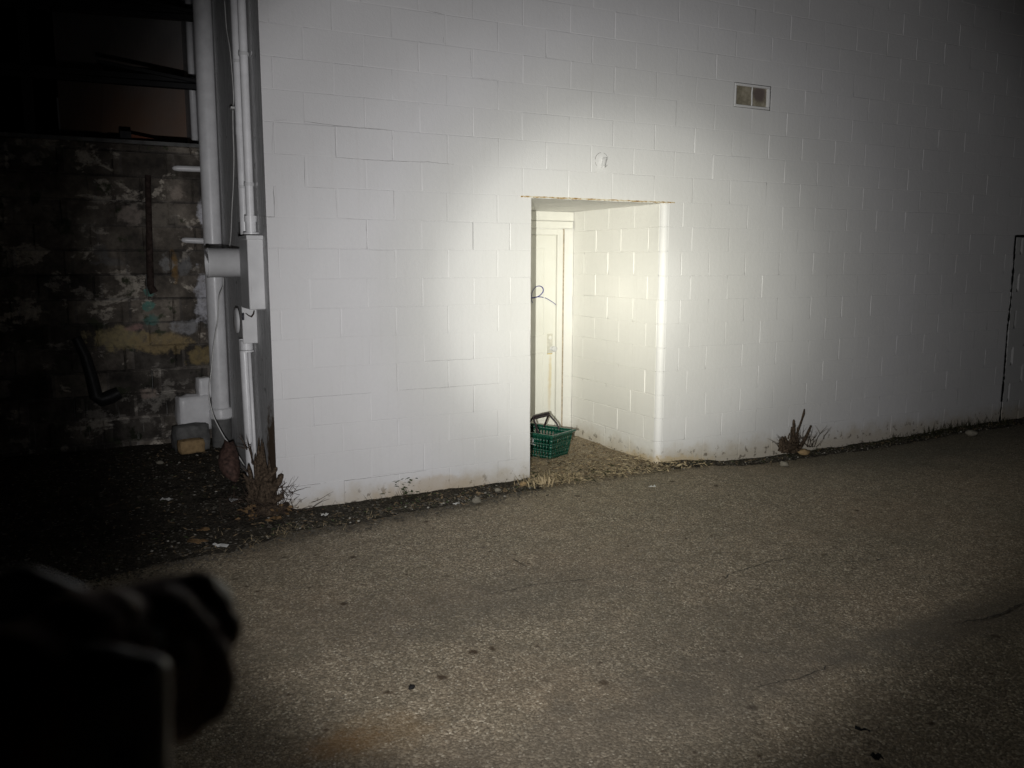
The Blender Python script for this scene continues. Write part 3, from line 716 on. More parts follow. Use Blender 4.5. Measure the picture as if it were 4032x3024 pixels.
EDGE = [(-6, -1.15), (-2.6, -.80), (-1.75, -.62), (-1.36, -.55), (-1.03, -.42), (-.72, -.42), (-.32, -.36), (.14, -.31), (.62, -.22), (1.0, -.22), (2.0, -.19), (2.6, -.15), (3.7, -.16), (5., -.18), (8, -.2), (14, -.2)]
def edge(x):
    return lerp_tab(x, EDGE) + .05*noise.noise(Vector((x*2.3, 0, 5))) + .045*noise.noise(Vector((x*9, 2, 5))) + .03*noise.noise(Vector((x*31, 2, 5)))
def sstep(v, a, b): t = max(0., min(1., (v-a)/(b-a))); return t*t*(3-2*t)
def dip(x, y): return -.075*sstep(x, 2.25, 3.2)*(1-.5*sstep(x, 4.5, 6.5))*sstep(y, -1.3, -.15)
gx = [-60, -20, -8, 2.2]+[2.3+.1*i for i in range(45)]+[7, 8, 10, 14, 25, 60]; gy = [-60, -20, -6, -2]+[-1.35+.1*i for i in range(14)]+[.0, .06, 3, 60]
mb = MB()
for x in gx:
    for y in gy: mb.v.append(Vector((x, y, dip(x, y))))
ny_ = len(gy)
for i in range(len(gx)-1):
    for j in range(ny_-1): k = i*ny_+j; mb.f.append((k, k+ny_, k+ny_+1, k+1))
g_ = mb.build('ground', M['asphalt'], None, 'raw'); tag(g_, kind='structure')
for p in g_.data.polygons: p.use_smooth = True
def soil_h(x, y):
    rise = max(0, y)*.065 if x < XL else 0
    return rise
def soil_z(x, y, t):
    return -.02 + .02*min(1, t*6) + .012 + dip(x, y) + soil_h(x, y) + .016*nz(x, y)*min(1, t*5) + (.022*t if x > XL else .01)
xs = [-9+.06*i for i in range(int((XL+9)/.06))]+[XL]
soil_sheet('soil', xs, edge, lambda x: YA+.02, M['soil'], soil_z, 70)
xs = [XL+.035*i for i in range(int((JL-XL)/.035)+1)]+[JL]
soil_sheet('soil', xs, edge, lambda x: .012, M['soil'], soil_z, 14)
xs = [JR+.02+.05*i for i in range(int(11.5/.05))]
soil_sheet('soil', xs, edge, lambda x: .03, M['soil'], lambda x, y, t: dip(x, y)-.02+.02*min(1, t*6)+.008+.016*nz(x, y)*min(1, t*4)+.02*t, 12)
xs = [JL-.01+.03*i for i in range(int((JR-JL)/.03)+2)]
soil_sheet('doorway_floor', xs, lambda x: edge(x)+.02, lambda x: YB+.02, M['door_soil'], lambda x, y, t: -.02+.02*min(1, t*6)+.010+.008*nz(x, y)*min(1, t*4)+.004, 40)

def gz(x, y):
    if JL < x < JR and y > edge(x): return .012
    if y > edge(x): return dip(x, y)+.015+soil_h(x, y)+.012*nz(x, y)
    return .004+dip(x, y)
# asphalt cracks as thin open seams filled with dirt
def seam(pts, w, name, mat=M['tar'], kind='structure'):
    rs = random.Random(int(pts[0][0])); P = [pZ(x, y, .004) for x, y in pts]; Q = []
    for a, b in zip(P[:-1], P[1:]):
        m = max(3, int((b-a).length/.025))
        for i in range(m): Q.append(a.lerp(b, i/m))
    mb = MB(); L = []
    for i, p in enumerate(Q):
        t = (Q[min(i+1, len(Q)-1)]-Q[max(i-1, 0)]); t.z = 0; t.normalize(); nn = Vector((-t.y, t.x, 0))
        ww = w*rs.uniform(.25, 1.3)*min(1, (i+1)/8, (len(Q)-i)/8); o = nn*rs.uniform(-.008, .008)+nn*.02*noise.noise(p*6)
        L.append((p+o-nn*ww, p+o+nn*ww))
    for (a, b), (c, d) in zip(L[:-1], L[1:]): mb.quad(a, b, d, c)
    return tag(mb.build(name, mat, None, 'raw'), kind=kind)
seam([(1880, 2345), (2010, 2325), (2140, 2300), (2260, 2282), (2420, 2268)], .0045, 'pavement_crack')
seam([(2820, 2300), (2900, 2250), (3010, 2218), (3120, 2192), (3200, 2190)], .004, 'pavement_crack')
seam([(3240, 2215), (3380, 2212), (3560, 2190)], .004, 'pavement_crack')
seam([(1990, 2180), (2060, 2225), (2120, 2245)], .006, 'pavement_crack')
seam([(2900, 2715), (3060, 2690), (3180, 2660), (3320, 2590)], .0035, 'pavement_crack')
seam([(3740, 2462), (3850, 2440), (3950, 2410), (4060, 2360)], .007, 'pavement_crack')

# ------------------------------------------------------------------ dead stumps and twigs
def stub(mb, p, d, L, r, seed, bend=.15):
    rs = random.Random(seed); d = Vector(d).normalized(); side = d.orthogonal().normalized(); pts, rad = [], []
    for i in range(9):
        t = i/8; pts.append(Vector(p)+d*L*t+side*bend*L*math.sin(t*2)+Vector((rs.uniform(-1, 1), rs.uniform(-1, 1), 0))*r*.18)
        rad.append(r*(1.25-.45*t)*rs.uniform(.85, 1.15)*(.55 if i == 8 else 1))
    mb.tube(pts, rad, 9)
def twig(mb, p, d, L, r, seed, kids=0):
    rs = random.Random(seed); d = Vector(d).normalized(); pts = [Vector(p)]; c = Vector(p)
    for i in range(7):
        d = (d+Vector((rs.uniform(-.22, .22), rs.uniform(-.22, .22), rs.uniform(-.18, .18)))).normalized(); c = c+d*L/7; pts.append(c.copy())
    mb.tube(pts, [r*(1-.11*i) for i in range(8)], 5)
    for k in range(kids):
        i = rs.randint(2, 6); twig(mb, pts[i], d+Vector((rs.uniform(-1, 1), rs.uniform(-1, 1), rs.uniform(-.3, .8))), L*.4, r*.6, seed*13+k)
s0 = Vector((-1.11, -.03, .02))
st = thing('dead_stump', 'ragged brown dead stump with broken stubs at the building corner', 'stump', s0)
mb = MB(); mb.blob(s0+Vector((-.01, .04, .02)), .105, 4, .6, 3, (1.1, .7, .6), 3.2)
Ys = -.06
def sp(x, y, Y=Ys): return pY(800+x*.18083, 1680+y*.18083, Y)
def stubpx(a, b, r, seed, Y=Ys, dy=0, bend=.05):
    p, q = sp(*a, Y), sp(*b, Y+dy); stub(mb, p, q-p, (q-p).length, r, seed, bend)
stubpx((1330, 1180), (1600, 880), .019, 1); stubpx((1480, 1420), (1720, 1030), .026, 2, Ys-.03); stubpx((1500, 1640), (1760, 1510), .022, 3, Ys-.04)
stubpx((1280, 1640), (1310, 1150), .030, 4, Ys); stubpx((1420, 1640), (1400, 1200), .026, 24, Ys-.02); stubpx((1100, 1500), (960, 830), .015, 5, .02); stubpx((1150, 1560), (860, 1040), .014, 6, .05)
stubpx((1350, 1560), (1540, 1200), .016, 11); stubpx((1180, 1640), (1240, 1080), .018, 12, -.02); stubpx((960, 1600), (1120, 1300), .016, 14, .0); stubpx((1230, 1650), (1050, 1150), .012, 17, -.03); stubpx((1100, 1660), (930, 1250), .013, 18, -.01); stubpx((1480, 1600), (1500, 1330), .018, 19)
trk = mb.build('trunk', M['bark'], st, True)
mb = MB()     # fibrous stalk rotting up the corner
for i in range(26):
    x = 1180+rng.uniform(0, 270); top = 330+abs(x-1290)*1.6+rng.uniform(-150, 450)
    p, q = sp(x+rng.uniform(-20, 30), 1300, -.025), sp(x-30+rng.uniform(-40, 30), max(180, top), -.018)
    mb.tube([p, p.lerp(q, .35)+Vector((rng.uniform(-.006, .006), rng.uniform(-.012, .004), 0)), p.lerp(q, .7)+Vector((rng.uniform(-.006, .006), rng.uniform(-.012, .004), 0)), q], [.016, .014, .011, .003], 6)
mb.build('rotten_stalk', M['bark'], st, True)
mb = MB()
for (a, b, k) in (((1090, 830), (960, 400), 2), ((1060, 800), (940, 220), 1), ((960, 500), (720, 230), 1), ((900, 480), (760, 360), 1), ((1000, 1000), (780, 930), 1), ((1700, 1300), (1850, 1250), 1), ((1720, 1340), (1830, 1660), 0), ((1150, 1180), (760, 1160), 1), ((1640, 1330), (2000, 1300), 0)):
    p, q = sp(*a, -.03), sp(*b, -.01); twig(mb, p, q-p, (q-p).length*1.05, .0055, int(a[0]+b[1]), k)
for i in range(190):
    p = s0+Vector((rng.gauss(0, .11)-.04, rng.gauss(0, .07), rng.uniform(.0, .16))); twig(mb, p, Vector((rng.gauss(0, 1), rng.gauss(0, .6), rng.uniform(-.2, 1.))), rng.uniform(.05, .19), rng.uniform(.0018, .0034), 900+i)
mb.build('twig', M['twig'], st, True)
mb = MB()
for i in range(60):
    a = rng.uniform(0, 6.28); p = s0+Vector((.14*math.cos(a)*rng.uniform(.3, 1.6)-.05, .11*math.sin(a)*rng.uniform(.3, 1.3)-.03, .0)); p.z = gz(p.x, p.y)+rng.uniform(0, .08)
    d = Vector((rng.uniform(-1, 1), rng.uniform(-1, 1), rng.uniform(-.1, .6))).normalized()*rng.uniform(.015, .035); s = d.orthogonal().normalized()*rng.uniform(.006, .014)
    mb.quad(p-d, p+s+Vector((0, 0, .004)), p+d, p-s)
mb.build('leaves', M['dead_leaf'], st)

# second stump at the right part of the wall
def s2(x, y, Y=-.06): return pY(2950+x*.18083, 1580+y*.18083, Y)
b0 = s2(900, 1120); b0.z = .01
sr = thing('dead_shrub', 'dead shrub with two tall bare sticks against the right part of the wall', 'dead shrub', b0)
mb = MB()
def st2(a, b, r, seed, Y=-.06, bend=.03): p, q = s2(*a, Y), s2(*b, Y); stub(mb, p, q-p, (q-p).length, r, seed, bend)
st2((690, 1080), (680, 820), .020, 1); st2((760, 1080), (720, 770), .015, 2); st2((860, 1080), (775, 765), .011, 3); st2((940, 1120), (955, 700), .026, 4); st2((1010, 1080), (1050, 830), .018, 5)
st2((900, 850), (1080, 820), .007, 6); st2((840, 820), (880, 690), .005, 8); st2((800, 1120), (880, 900), .014, 9); st2((880, 1120), (900, 800), .016, 29); st2((1000, 1120), (1000, 760), .014, 28); st2((740, 1120), (790, 880), .012, 27); st2((960, 720), (965, 400), .012, 10, -.05, .01); st2((985, 700), (990, 480), .007, 15, -.05, .01); st2((925, 700), (920, 560), .008, 16, -.05, .01)
mb.blob(b0+Vector((-.01, .0, .02)), .075, 9, .6, 3, (1.3, .6, .6), 3.2)
st2((720, 1120), (650, 900), .010, 31); st2((905, 900), (915, 560), .006, 32); st2((1030, 900), (1040, 560), .0035, 33); st2((1060, 900), (1066, 560), .0035, 34)
mb.build('trunk', M['bark'], sr, True)
mb = MB(); P = [s2(*p) for p in ((950, 920), (1030, 720), (1110, 500), (1150, 380), (1185, 270), (1198, 170))]; mb.tube(P, [.011, .010, .009, .008, .011, .004], 8); mb.build('stick', M['bark'], sr, True)
mb = MB(); P = [s2(*p) for p in ((1050, 1070), (1160, 920), (1240, 770), (1290, 650), (1345, 530))]; mb.tube(P, [.019, .017, .0145, .012, .009], 8); mb.build('stick', M['bark'], sr, True)
mb = MB()
for i in range(46):
    p = b0+Vector((rng.gauss(.03, .14), rng.gauss(-.01, .05), rng.uniform(0, .10))); twig(mb, p, Vector((rng.gauss(0, 1), rng.gauss(0, .5), rng.uniform(.1, 1.3))), rng.uniform(.06, .20), .0026, 1900+i, 1)
for i in range(6):
    p = s2(1250+rng.uniform(-20, 160), 1000); twig(mb, p, Vector((rng.gauss(0, .7), rng.gauss(0, .3), 1)), rng.uniform(.1, .28), .003, 2300+i, 2)
mb.build('twig', M['twig'], sr, True)

# ------------------------------------------------------------------ shopping basket
NC = Vector((1.391, .512, 0)); ea = Vector((-.427, .904, 0)).normalized(); eb = Vector((.904, .427, 0)).normalized()
LB, WB, HB, TP = .47, .335, .222, .040
bk = thing('shopping_basket', 'green plastic shopping basket with raised dark handles standing in the doorway', 'shopping basket', NC+ea*LB/2+eb*WB/2)
zb = .016
def bp(a, b, z):       # a along the long side, b along the short side in 0..1; tapers to the bottom
    k = 1-z/HB; aa = a*(LB-2*TP*k)+TP*k; bb_ = b*(WB-2*TP*.75*k)+TP*.75*k
    return NC+ea*aa+eb*bb_+Vector((0, 0, zb+z))
TH = .0028
def lattice(mb, fn, cols, rows, skip=None, margin=.05):
    """side wall fn(s, z) with slots cut through; rows: (z0, z1) of slots"""
    zs = [0]
    for z0, z1 in rows: zs += [z0, z1]
    zs.append(HB)
    us = [0]; cw = (1-2*margin)/cols
    for c in range(cols): us += [margin+cw*(c+.31), margin+cw*(c+.69)]
    us.append(1)
    for i in range(len(us)-1):
        for j in range(len(zs)-1):
            if i % 2 == 1 and j % 2 == 1 and not (skip and skip((i-1)//2, (j-1)//2)): continue
            mb.quad(fn(us[i], zs[j]), fn(us[i+1], zs[j]), fn(us[i+1], zs[j+1]), fn(us[i], zs[j+1]))
rows = [(.028, .062), (.080, .120), (.138, .180)]
mb = MB()
lattice(mb, lambda s, z: bp(s, 0, z), 12, rows, lambda c, r: r == 2 and 3 <= c <= 8)
lattice(mb, lambda s, z: bp(s, 1, z), 12, rows, lambda c, r: r == 2 and 1 <= c <= 4)
lattice(mb, lambda s, z: bp(0, s, z), 9, rows); lattice(mb, lambda s, z: bp(1, s, z), 9, rows)
nb = 7
for i in range(2*nb+1):
    for j in range(2*nb+1):
        if i % 2 and j % 2: continue
        f = lambda q: q/(2*nb+1)
        mb.quad(bp(f(i), f(j), 0), bp(f(i+1), f(j), 0), bp(f(i+1), f(j+1), 0), bp(f(i), f(j+1), 0))
body = mb.build('basket_body', M['green'], bk, 'raw')
sm = body.modifiers.new('thick', 'SOLIDIFY'); sm.thickness = TH; sm.offset = 0
mb = MB()      # rim with a turned-down lip
def rimring(o, z): return [NC+ea*a+eb*b+Vector((0, 0, zb+HB+z)) for a, b in ((-o, -o), (LB+o, -o), (LB+o, WB+o), (-o, WB+o))]
rings = [rimring(-.004, -.006), rimring(-.004, .004), rimring(.016, .004), rimring(.018, -.012), rimring(.0155, -.012), rimring(.014, .0)]
n0 = 0
for r_ in rings: mb.v += r_
for i in range(len(rings)-1):
    for k in range(4): mb.f.append((i*4+k, i*4+(k+1) % 4, (i+1)*4+(k+1) % 4, (i+1)*4+k))
bevel(mb.build('rim', M['green'], bk), .003)
def rim_pt(a, b, z=0.): return NC+ea*a+eb*b+Vector((0, 0, zb+HB+z))
for (a0, at) in ((.152, .232), (.322, .240)):
    mb = MB()
    P = [rim_pt(a0, .006, -.012), rim_pt(a0+(at-a0)*.3, .012, .040), rim_pt(at, .044, .112), rim_pt(at, .056, .118), rim_pt(at, WB-.056, .118), rim_pt(at, WB-.044, .112), rim_pt(a0+(at-a0)*.3, WB-.012, .040), rim_pt(a0, WB-.006, -.012)]
    if a0 > .2: P = [p+Vector((0, 0, .018)) if i in (2, 3, 4, 5) else p for i, p in enumerate(P)]
    mb.tube(P, [.0085, .0085, .0085, .0100, .0100, .0085, .0085, .0085], 10); mb.build('handle', M['black_plastic'], bk, True, 50)
# white printed mark on the front face: a flag of curved strokes over two lines
mb = MB(); off = -eb*.0022+Vector((0, 0, .0))
def lp(a, z): return bp(a, 0, z)+off
def stroke(pts, w):
    P = smooth_path(pts, 4)
    for (a, b), (c, d) in zip(P[:-1], P[1:]): mb.quad(lp(a, b-w), lp(c, d-w), lp(c, d+w), lp(a, b+w))
stroke([(.70, .163), (.62, .172), (.55, .166), (.49, .172), (.45, .163), (.435, .152)], .0048); stroke([(.72, .148), (.63, .157), (.56, .151), (.50, .155), (.455, .147), (.44, .141)], .0045)
stroke([(.70, .134), (.62, .141), (.55, .137), (.45, .135)], .0036); stroke([(.72, .122), (.45, .122)], .0024); stroke([(.70, .113), (.41, .113)], .0018)
mb.build('printed_logo', M['logo'], bk, 'raw')

# ------------------------------------------------------------------ loose stones, scraps and litter
def pebble(px, py, r, mat, label, cat, name='stone', seed=0, flat=(1, .8, .6), group=None):
    c = pZ(px, py, .0); c.z = gz(c.x, c.y)+r*flat[2]*.7
    mb = MB(); mb.blob((0, 0, 0), r, seed, .3, 2, flat); o = mb.build(name, mat, None, True); o.location = c
    o.rotation_euler = (0, 0, seed); return tag(o, label, cat, group)
pebble(1878, 1982, .042, M['stone'], 'round grey stone at the soil edge left of the doorway', 'stone', seed=1)
pebble(3088, 1806, .042, M['stone'], 'largest pale stone in front of the dead shrub', 'stone', seed=2)
pebble(3165, 1765, .06, M['tan_brick'], 'yellowish stone right of the dead shrub against the wall', 'stone', seed=3)
pebble(3825, 1700, .06, M['stone'], 'dim stone under the weeds at the far right', 'stone', seed=5)
pebble(1960, 1944, .026, M['stone'], 'small oval stone on the soil near the doorway', 'stone', seed=6)
pebble(2060, 1920, .032, M['tan_brick'], 'tan pebble beside the left side of the doorway', 'stone', seed=7)
pebble(868, 1858, .035, M['stone'], 'pale stone tucked behind the rusty plate', 'stone', seed=8)
pebble(632, 1880, .03, M['stone'], 'grey stone in the dark alley soil', 'stone', seed=9)
pebble(1622, 2714, .016, M['dark_gap'], 'small black pebble on the open asphalt', 'pebble', 'pebble', seed=10)
def scrap(px, py, L, W, mat, label, cat, name, ang, seed):
    c = pZ(px, py, .0); c.z = gz(c.x, c.y)+.012; rs = random.Random(seed); mb = MB(); nx = 5
    ax = rt*math.cos(ang)+Vector((fwd.x, fwd.y, 0))*math.sin(ang); ax.z = 0; ax.normalize(); ay = Vector((-ax.y, ax.x, 0))
    V = [[ax*(L*(i/nx-.5))+ay*(W*(j-.5)*(1-.5*abs(i/nx-.5)))+Vector((0, 0, rs.uniform(0, .016))) for j in (0, 1)] for i in range(nx+1)]
    for i in range(nx): mb.quad(V[i][0], V[i+1][0], V[i+1][1], V[i][1])
    o = mb.build(name, mat); m = o.modifiers.new('thick', 'SOLIDIFY'); m.thickness = .003; o.location = c; return tag(o, label, cat)
scrap(658, 2004, .085, .04, M['white_scrap'], 'white scrap lying alone on the dark soil', 'scrap', 'paper_scrap', -.2, 1)
scrap(925, 1998, .075, .06, plain('crumpled_foil', (.6, .6, .6), .25, .6, .2), 'crumpled shiny foil beside the dead stump', 'foil', 'foil_scrap', .3, 2)
scrap(1280, 2046, .05, .03, M['white_scrap'], 'small white scrap on the soil in front of the wall', 'scrap', 'paper_scrap', .1, 3)
scrap(1797, 1994, .05, .022, M['white_scrap'], 'white chip at the soil edge near the grey stone', 'scrap', 'paper_scrap', .0, 4)
scrap(780, 2150, .12, .06, M['dead_leaf'], 'curled tan leaf at the asphalt edge', 'leaf', 'fallen_leaf', .1, 5)
scrap(870, 2165, .10, .03, M['white_scrap'], 'pale curved scrap beside the curled leaf', 'scrap', 'paper_scrap', -.3, 6)
scrap(800, 2100, .08, .05, M['dead_leaf'], 'tan leaf on the soil behind the curled leaf', 'leaf', 'fallen_leaf', .5, 7)
scrap(3395, 2895, .055, .010, M['dark_gap'], 'dark stick shaped scrap on the asphalt at lower right', 'scrap', 'dark_scrap', -.55, 8)
scrap(3452, 3000, .04, .03, M['dark_gap'], 'dark round scrap near the bottom edge', 'scrap', 'dark_scrap', .1, 9)
scrap(2568, 1926, .05, .03, M['white_scrap'], 'pale chip on the asphalt right of the doorway', 'scrap', 'paper_scrap', .2, 10)

# gravel, dry grass, leaf litter: ground cover nobody could count
def place_soil():
    q = rng.random()
    if q < .5: x = rng.uniform(-3.2, XL); y = rng.uniform(edge(x)-(.14 if rng.random() < .25 else 0), 1.9)
    elif q < .78: x = rng.uniform(XL, JL); y = rng.uniform(edge(x)-(.07 if rng.random() < .3 else 0), 0)
    else: x = rng.uniform(JR, 7.5); y = rng.uniform(edge(x)-(.05 if rng.random() < .3 else 0), -.01)
    return x, y
mg, mgw = MB(), MB()
for i in range(2600):
    x, y = place_soil(); r_ = rng.uniform(.004, .012)*(1.6 if rng.random() < .08 else 1)
    (mgw if rng.random() < .07 else mg).blob((x, y, gz(x, y)+r_*.4), r_, i % 50, .4, 1, (1, .8, .55))
for i in range(900):
    x = rng.uniform(-2.6, .85); y = edge(x)-abs(rng.gauss(0, .085)); mg.blob((x, y, .006), rng.uniform(.003, .010), i % 50, .4, 1, (1, .8, .5))
for i in range(500):
    x = rng.uniform(JL, JR); y = rng.uniform(-.2, 1.4); mg.blob((x, y, .014), rng.uniform(.003, .009), i % 50, .4, 1, (1, .8, .6))
tag(mg.build('gravel', plain('grey_gravel', (.10, .09, .073), .9, .15, .5, 40), None), kind='stuff')
tag(mgw.build('gravel', plain('pale_gravel', (.40, .38, .33), .85, .2, .3, 40), None), kind='stuff')
ml = MB(); mlg = MB()
def leaf(mb, p, L, W, rs):
    a = rs.uniform(0, 6.28); d = Vector((math.cos(a), math.sin(a), rs.uniform(-.25, .35)))*L; s = Vector((-math.sin(a), math.cos(a), rs.uniform(-.3, .3)))*W
    m = Vector((0, 0, rs.uniform(.0, .5)*L)); n = len(mb.v)
    mb.v += [p-d, p+s*.9-d*.2, p+d, p-s*.9-d*.2, p+m*.5]; mb.f += [(n, n+1, n+4), (n+1, n+2, n+4), (n+2, n+3, n+4), (n+3, n, n+4)]
for i in range(1500):
    x, y = place_soil(); z = gz(x, y)+rng.uniform(.002, .02); leaf(ml if rng.random() < .8 else mlg, Vector((x, y, z)), rng.uniform(.008, .026), rng.uniform(.004, .011), rng)
for i in range(1500):
    x = rng.uniform(JL, JR+.25); y = rng.uniform(-.22, .95)**1.0
    if rng.random() > 1.05-.75*max(0, y): continue
    if x > JR and y > -.02: continue
    leaf(ml, Vector((x, y, .016+rng.uniform(0, .022))), rng.uniform(.008, .028), rng.uniform(.004, .010), rng)
lit_m = plain('mixed_dead_leaves', (.19, .14, .085), .85, .1, .8, 7)
tag(ml.build('leaf_litter', lit_m, None), kind='stuff'); tag(mlg.build('leaf_litter', M['green_leaf'], None), kind='stuff')
mgz, mgd = MB(), MB()
def blade(mb, p, L, lean, w, rs):
    a = rs.uniform(0, 6.28); d = Vector((math.cos(a)*lean, math.sin(a)*lean, 1)).normalized(); s = Vector((-math.sin(a), math.cos(a), 0))*w; c = Vector(p); n = len(mb.v)
    for i in range(4):
        t = i/3; q = c+d*L*t+Vector((math.cos(a), math.sin(a), -.6))*L*.35*t*t*lean; k = s*(1-t*.85); mb.v += [q-k, q+k]
    for i in range(3): mb.f.append((n+2*i, n+2*i+1, n+2*i+3, n+2*i+2))
for i in range(1500):
    x, y = place_soil()
    if x < XL and rng.random() < .7: continue
    near = 1 if y > -.08 else .6
    blade(mgz if rng.random() < .62 else mgd, (x, y, gz(x, y)), rng.uniform(.02, .075)*near, rng.uniform(.3, 1.6), .0016, rng)
for i in range(900):   # thicker weeds toward the far right and in a few clumps
    cx, s, h = rng.choice(((3.75, .5, .05), (4.6, .5, .07), (5.3, .3, .10), (6.0, .28, .17), (6.35, .2, .12), (6.8, .1, .1), (5.6, .2, .12)))
    x = rng.gauss(cx, s); y = rng.uniform(edge(x)*.8, -.01); blade(mgd, (x, y, gz(x, y)), rng.uniform(.3, 1)*h, rng.uniform(.2, 1.3), .0026, rng)
for i in range(260):
    x = rng.gauss(.97, .13); y = rng.gauss(-.10, .05); blade(mgz, (x, y, gz(x, y)), rng.uniform(.03, .13), rng.uniform(.3, 1.5), .0028, rng)
for i in range(1300):   # straw matted on the doorway floor
    x = rng.uniform(JL, JR+.1); y = rng.uniform(-.2, 1.0); blade(mgz, (x, y, .016), rng.uniform(.02, .07), rng.uniform(1.5, 5), .0030, rng)
for i in range(120):
    x = rng.gauss(-.20, .13); y = rng.gauss(-.06, .03); blade(mgd, (x, y, gz(x, y)), rng.uniform(.03, .10), rng.uniform(.3, 1.4), .002, rng)
for i in range(900):
    x = rng.uniform(JL-.1, JR+.45); y = -.22+abs(rng.gauss(0, .28))
    if (x < JL or x > JR) and y > -.02: continue
    leaf(rng.choice((mgz, mgz, mgd)), Vector((x, y, gz(x, y)+rng.uniform(0, .03))), rng.uniform(.010, .036), rng.uniform(.004, .011), rng)
for cx, cy, n_ in ((-1.12, .05, 90), (-1.34, .03, 40), (-.86, .04, 30), (-1.6, .06, 30), (-.5, .07, 20)):
    for i in range(n_):
        x = rng.gauss(cx, .05); y = edge(x)+cy+rng.gauss(0, .035); blade(mgz, (x, y, gz(x, y)), rng.uniform(.01, .055), rng.uniform(.6, 3.5), .0018, rng)
for i in range(700):
    x = rng.uniform(-1.0, .85); y = rng.uniform(edge(x)-.03, -.01); blade(mgd, (x, y, gz(x, y)), rng.uniform(.015, .05), rng.uniform(.4, 2.), .0022, rng)
tag(mgz.build('dry_grass', M['straw'], None), kind='stuff'); tag(mgd.build('weeds', plain('dark_weeds', (.05, .05, .026), .8, .15, .5, 20), None), kind='stuff')
# a small leafy weed against the left part of the wall
wd = MB(); wc = pY(1600, 1935, -.05)
for i in range(34):
    p = wc+Vector((rng.gauss(0, .05), rng.gauss(-.01, .02), rng.uniform(-.02, .10))); leaf(wd, p, rng.uniform(.012, .026), rng.uniform(.007, .014), rng)
wo = thing('weed', 'small leafy weed growing at the foot of the wall left of the doorway', 'weed', (wc.x, wc.y, 0))
wd.build('leaves', M['green_leaf'], wo)
ws = MB()
for i in range(9): twig(ws, (wc.x+rng.gauss(0, .02), wc.y, .0), (rng.gauss(0, .6), rng.gauss(0, .3), 1), rng.uniform(.08, .15), .002, 3000+i)
ws.build('stem', M['twig'], wo)
# cut grass stump clump at the doorway's left foot
tc = pZ(2130, 1915, 0); ts = MB(); ts.blob(tc+Vector((0, 0, -.01)), .05, 2, .4, 2, (1.6, .8, .35))
for i in range(26):
    p = tc+Vector((rng.gauss(0, .055), rng.gauss(0, .03), 0)); h = rng.uniform(.02, .09); q = p+Vector((rng.gauss(0, .012), rng.gauss(0, .012), h)); ts.tube([p, q], [.007, .005], 6)
tag(ts.build('cut_weed', M['straw'], None, True), 'clump of cut brown weed stems at the left foot of the doorway', 'weed')

# ------------------------------------------------------------------ hand with flashlight, lower left
HZ = .46
Hc = Vector(((772-2016)/F*HZ, (1512-2412)/F*HZ, HZ))
target = pY(2405, 1185, .1)
rel = target-CAM; tc_ = Vector((rel.dot(rt), rel.dot(up), rel.dot(fwd)))
bd = (tc_-Hc).normalized()
lft = (Vector((-1, 0, 0))-bd*Vector((-1, 0, 0)).dot(bd)).normalized(); upv = lft.cross(bd); upv = upv if upv.y > 0 else -upv
def W(c): return cam_pt(c.x, c.y, c.z)
def ax(s): return Hc-bd*s
fl = thing('flashlight', 'black hand held flashlight in the dark lower left, aimed at the doorway', 'flashlight', W(Hc))
wd_ = (W(Hc)-W(ax(1))).normalized()
mb = MB(); mb.lathe(W(ax(.14)), wd_, [(0, 0), (0, .012), (.004, .0138), (.085, .0138), (.092, .015)], 28); mb.build('barrel', M['black_steel'], fl, True, 40)
mb = MB(); mb.lathe(W(ax(.05)), wd_, [(0, .0138), (.012, .0155), (.030, .0185), (.050, .0190), (.056, .0190), (.056, .0175), (.048, .0165)], 36); mb.build('head', M['black_steel'], fl, True, 40)
mb = MB(); mb.lathe(W(ax(-.008)), -wd_, [(-.001, .0172), (.0, .0190), (.003, .0208), (.008, .0208), (.011, .0192)], 40); mb.build('bezel', plain('dull_steel', (.45, .46, .43), .38, .5, .05, 30, .9), fl, True, 40)
lens_m = bpy.data.materials.new('lit_lens'); lens_m.use_nodes = True
lb = lens_m.node_tree.nodes['Principled BSDF']; lb.inputs['Emission Color'].default_value = (1, .96, .85, 1); lb.inputs['Emission Strength'].default_value = 6
mb = MB(); mb.lathe(W(ax(-.0005)), wd_, [(0, .0168), (.001, .0)], 28); mb.build('lens', lens_m, fl, True)
pe = thing('person', 'silhouetted arm with a folded sleeve, its hand gripping the flashlight at lower left', 'person', W(ax(.09)))
def pol(s, th, r): return W(ax(s)-lft*math.cos(R(th))*r+upv*math.sin(R(th))*r)
def px_pt(x, y, z): return cam_pt((x-2016)/F*z, (1512-y)/F*z, z)
mb = MB()
K = [((775, 2330), .0105), ((815, 2400), .0115), ((858, 2480), .0112), ((830, 2570), .0105)]      # knuckles of the fist seen from behind
for i, ((kx, ky), kr) in enumerate(K):
    P = [px_pt(kx-330, ky+90+i*12, .385), px_pt(kx-150, ky+35, .405), px_pt(kx, ky, .418), px_pt(kx+12, ky-6, .432), px_pt(kx-25+6*i, ky+10, .446), px_pt(kx-85, ky+20, .449), px_pt(kx-125, ky+14, .440)]
    mb.tube(P, [.0125, .0120, kr, kr*.93, kr*.88, kr*.8, kr*.62], 12)
    mb.blob(px_pt(kx, ky, .418), kr*1.08, i+2, .08, 2)
for (bx_, by_, bz, br_) in ((760, 2700, .398, .0125), (775, 2790, .397, .0105), (720, 2830, .392, .0115), (690, 2760, .392, .0125), (420, 2440, .37, .0150), (520, 2500, .385, .019), (650, 2440, .395, .0165), (700, 2520, .400, .019), (600, 2620, .385, .021), (420, 2600, .37, .024), (300, 2520, .36, .022), (560, 2360, .395, .0085)):
    mb.blob(px_pt(bx_, by_, bz), br_, 3, .05, 2)
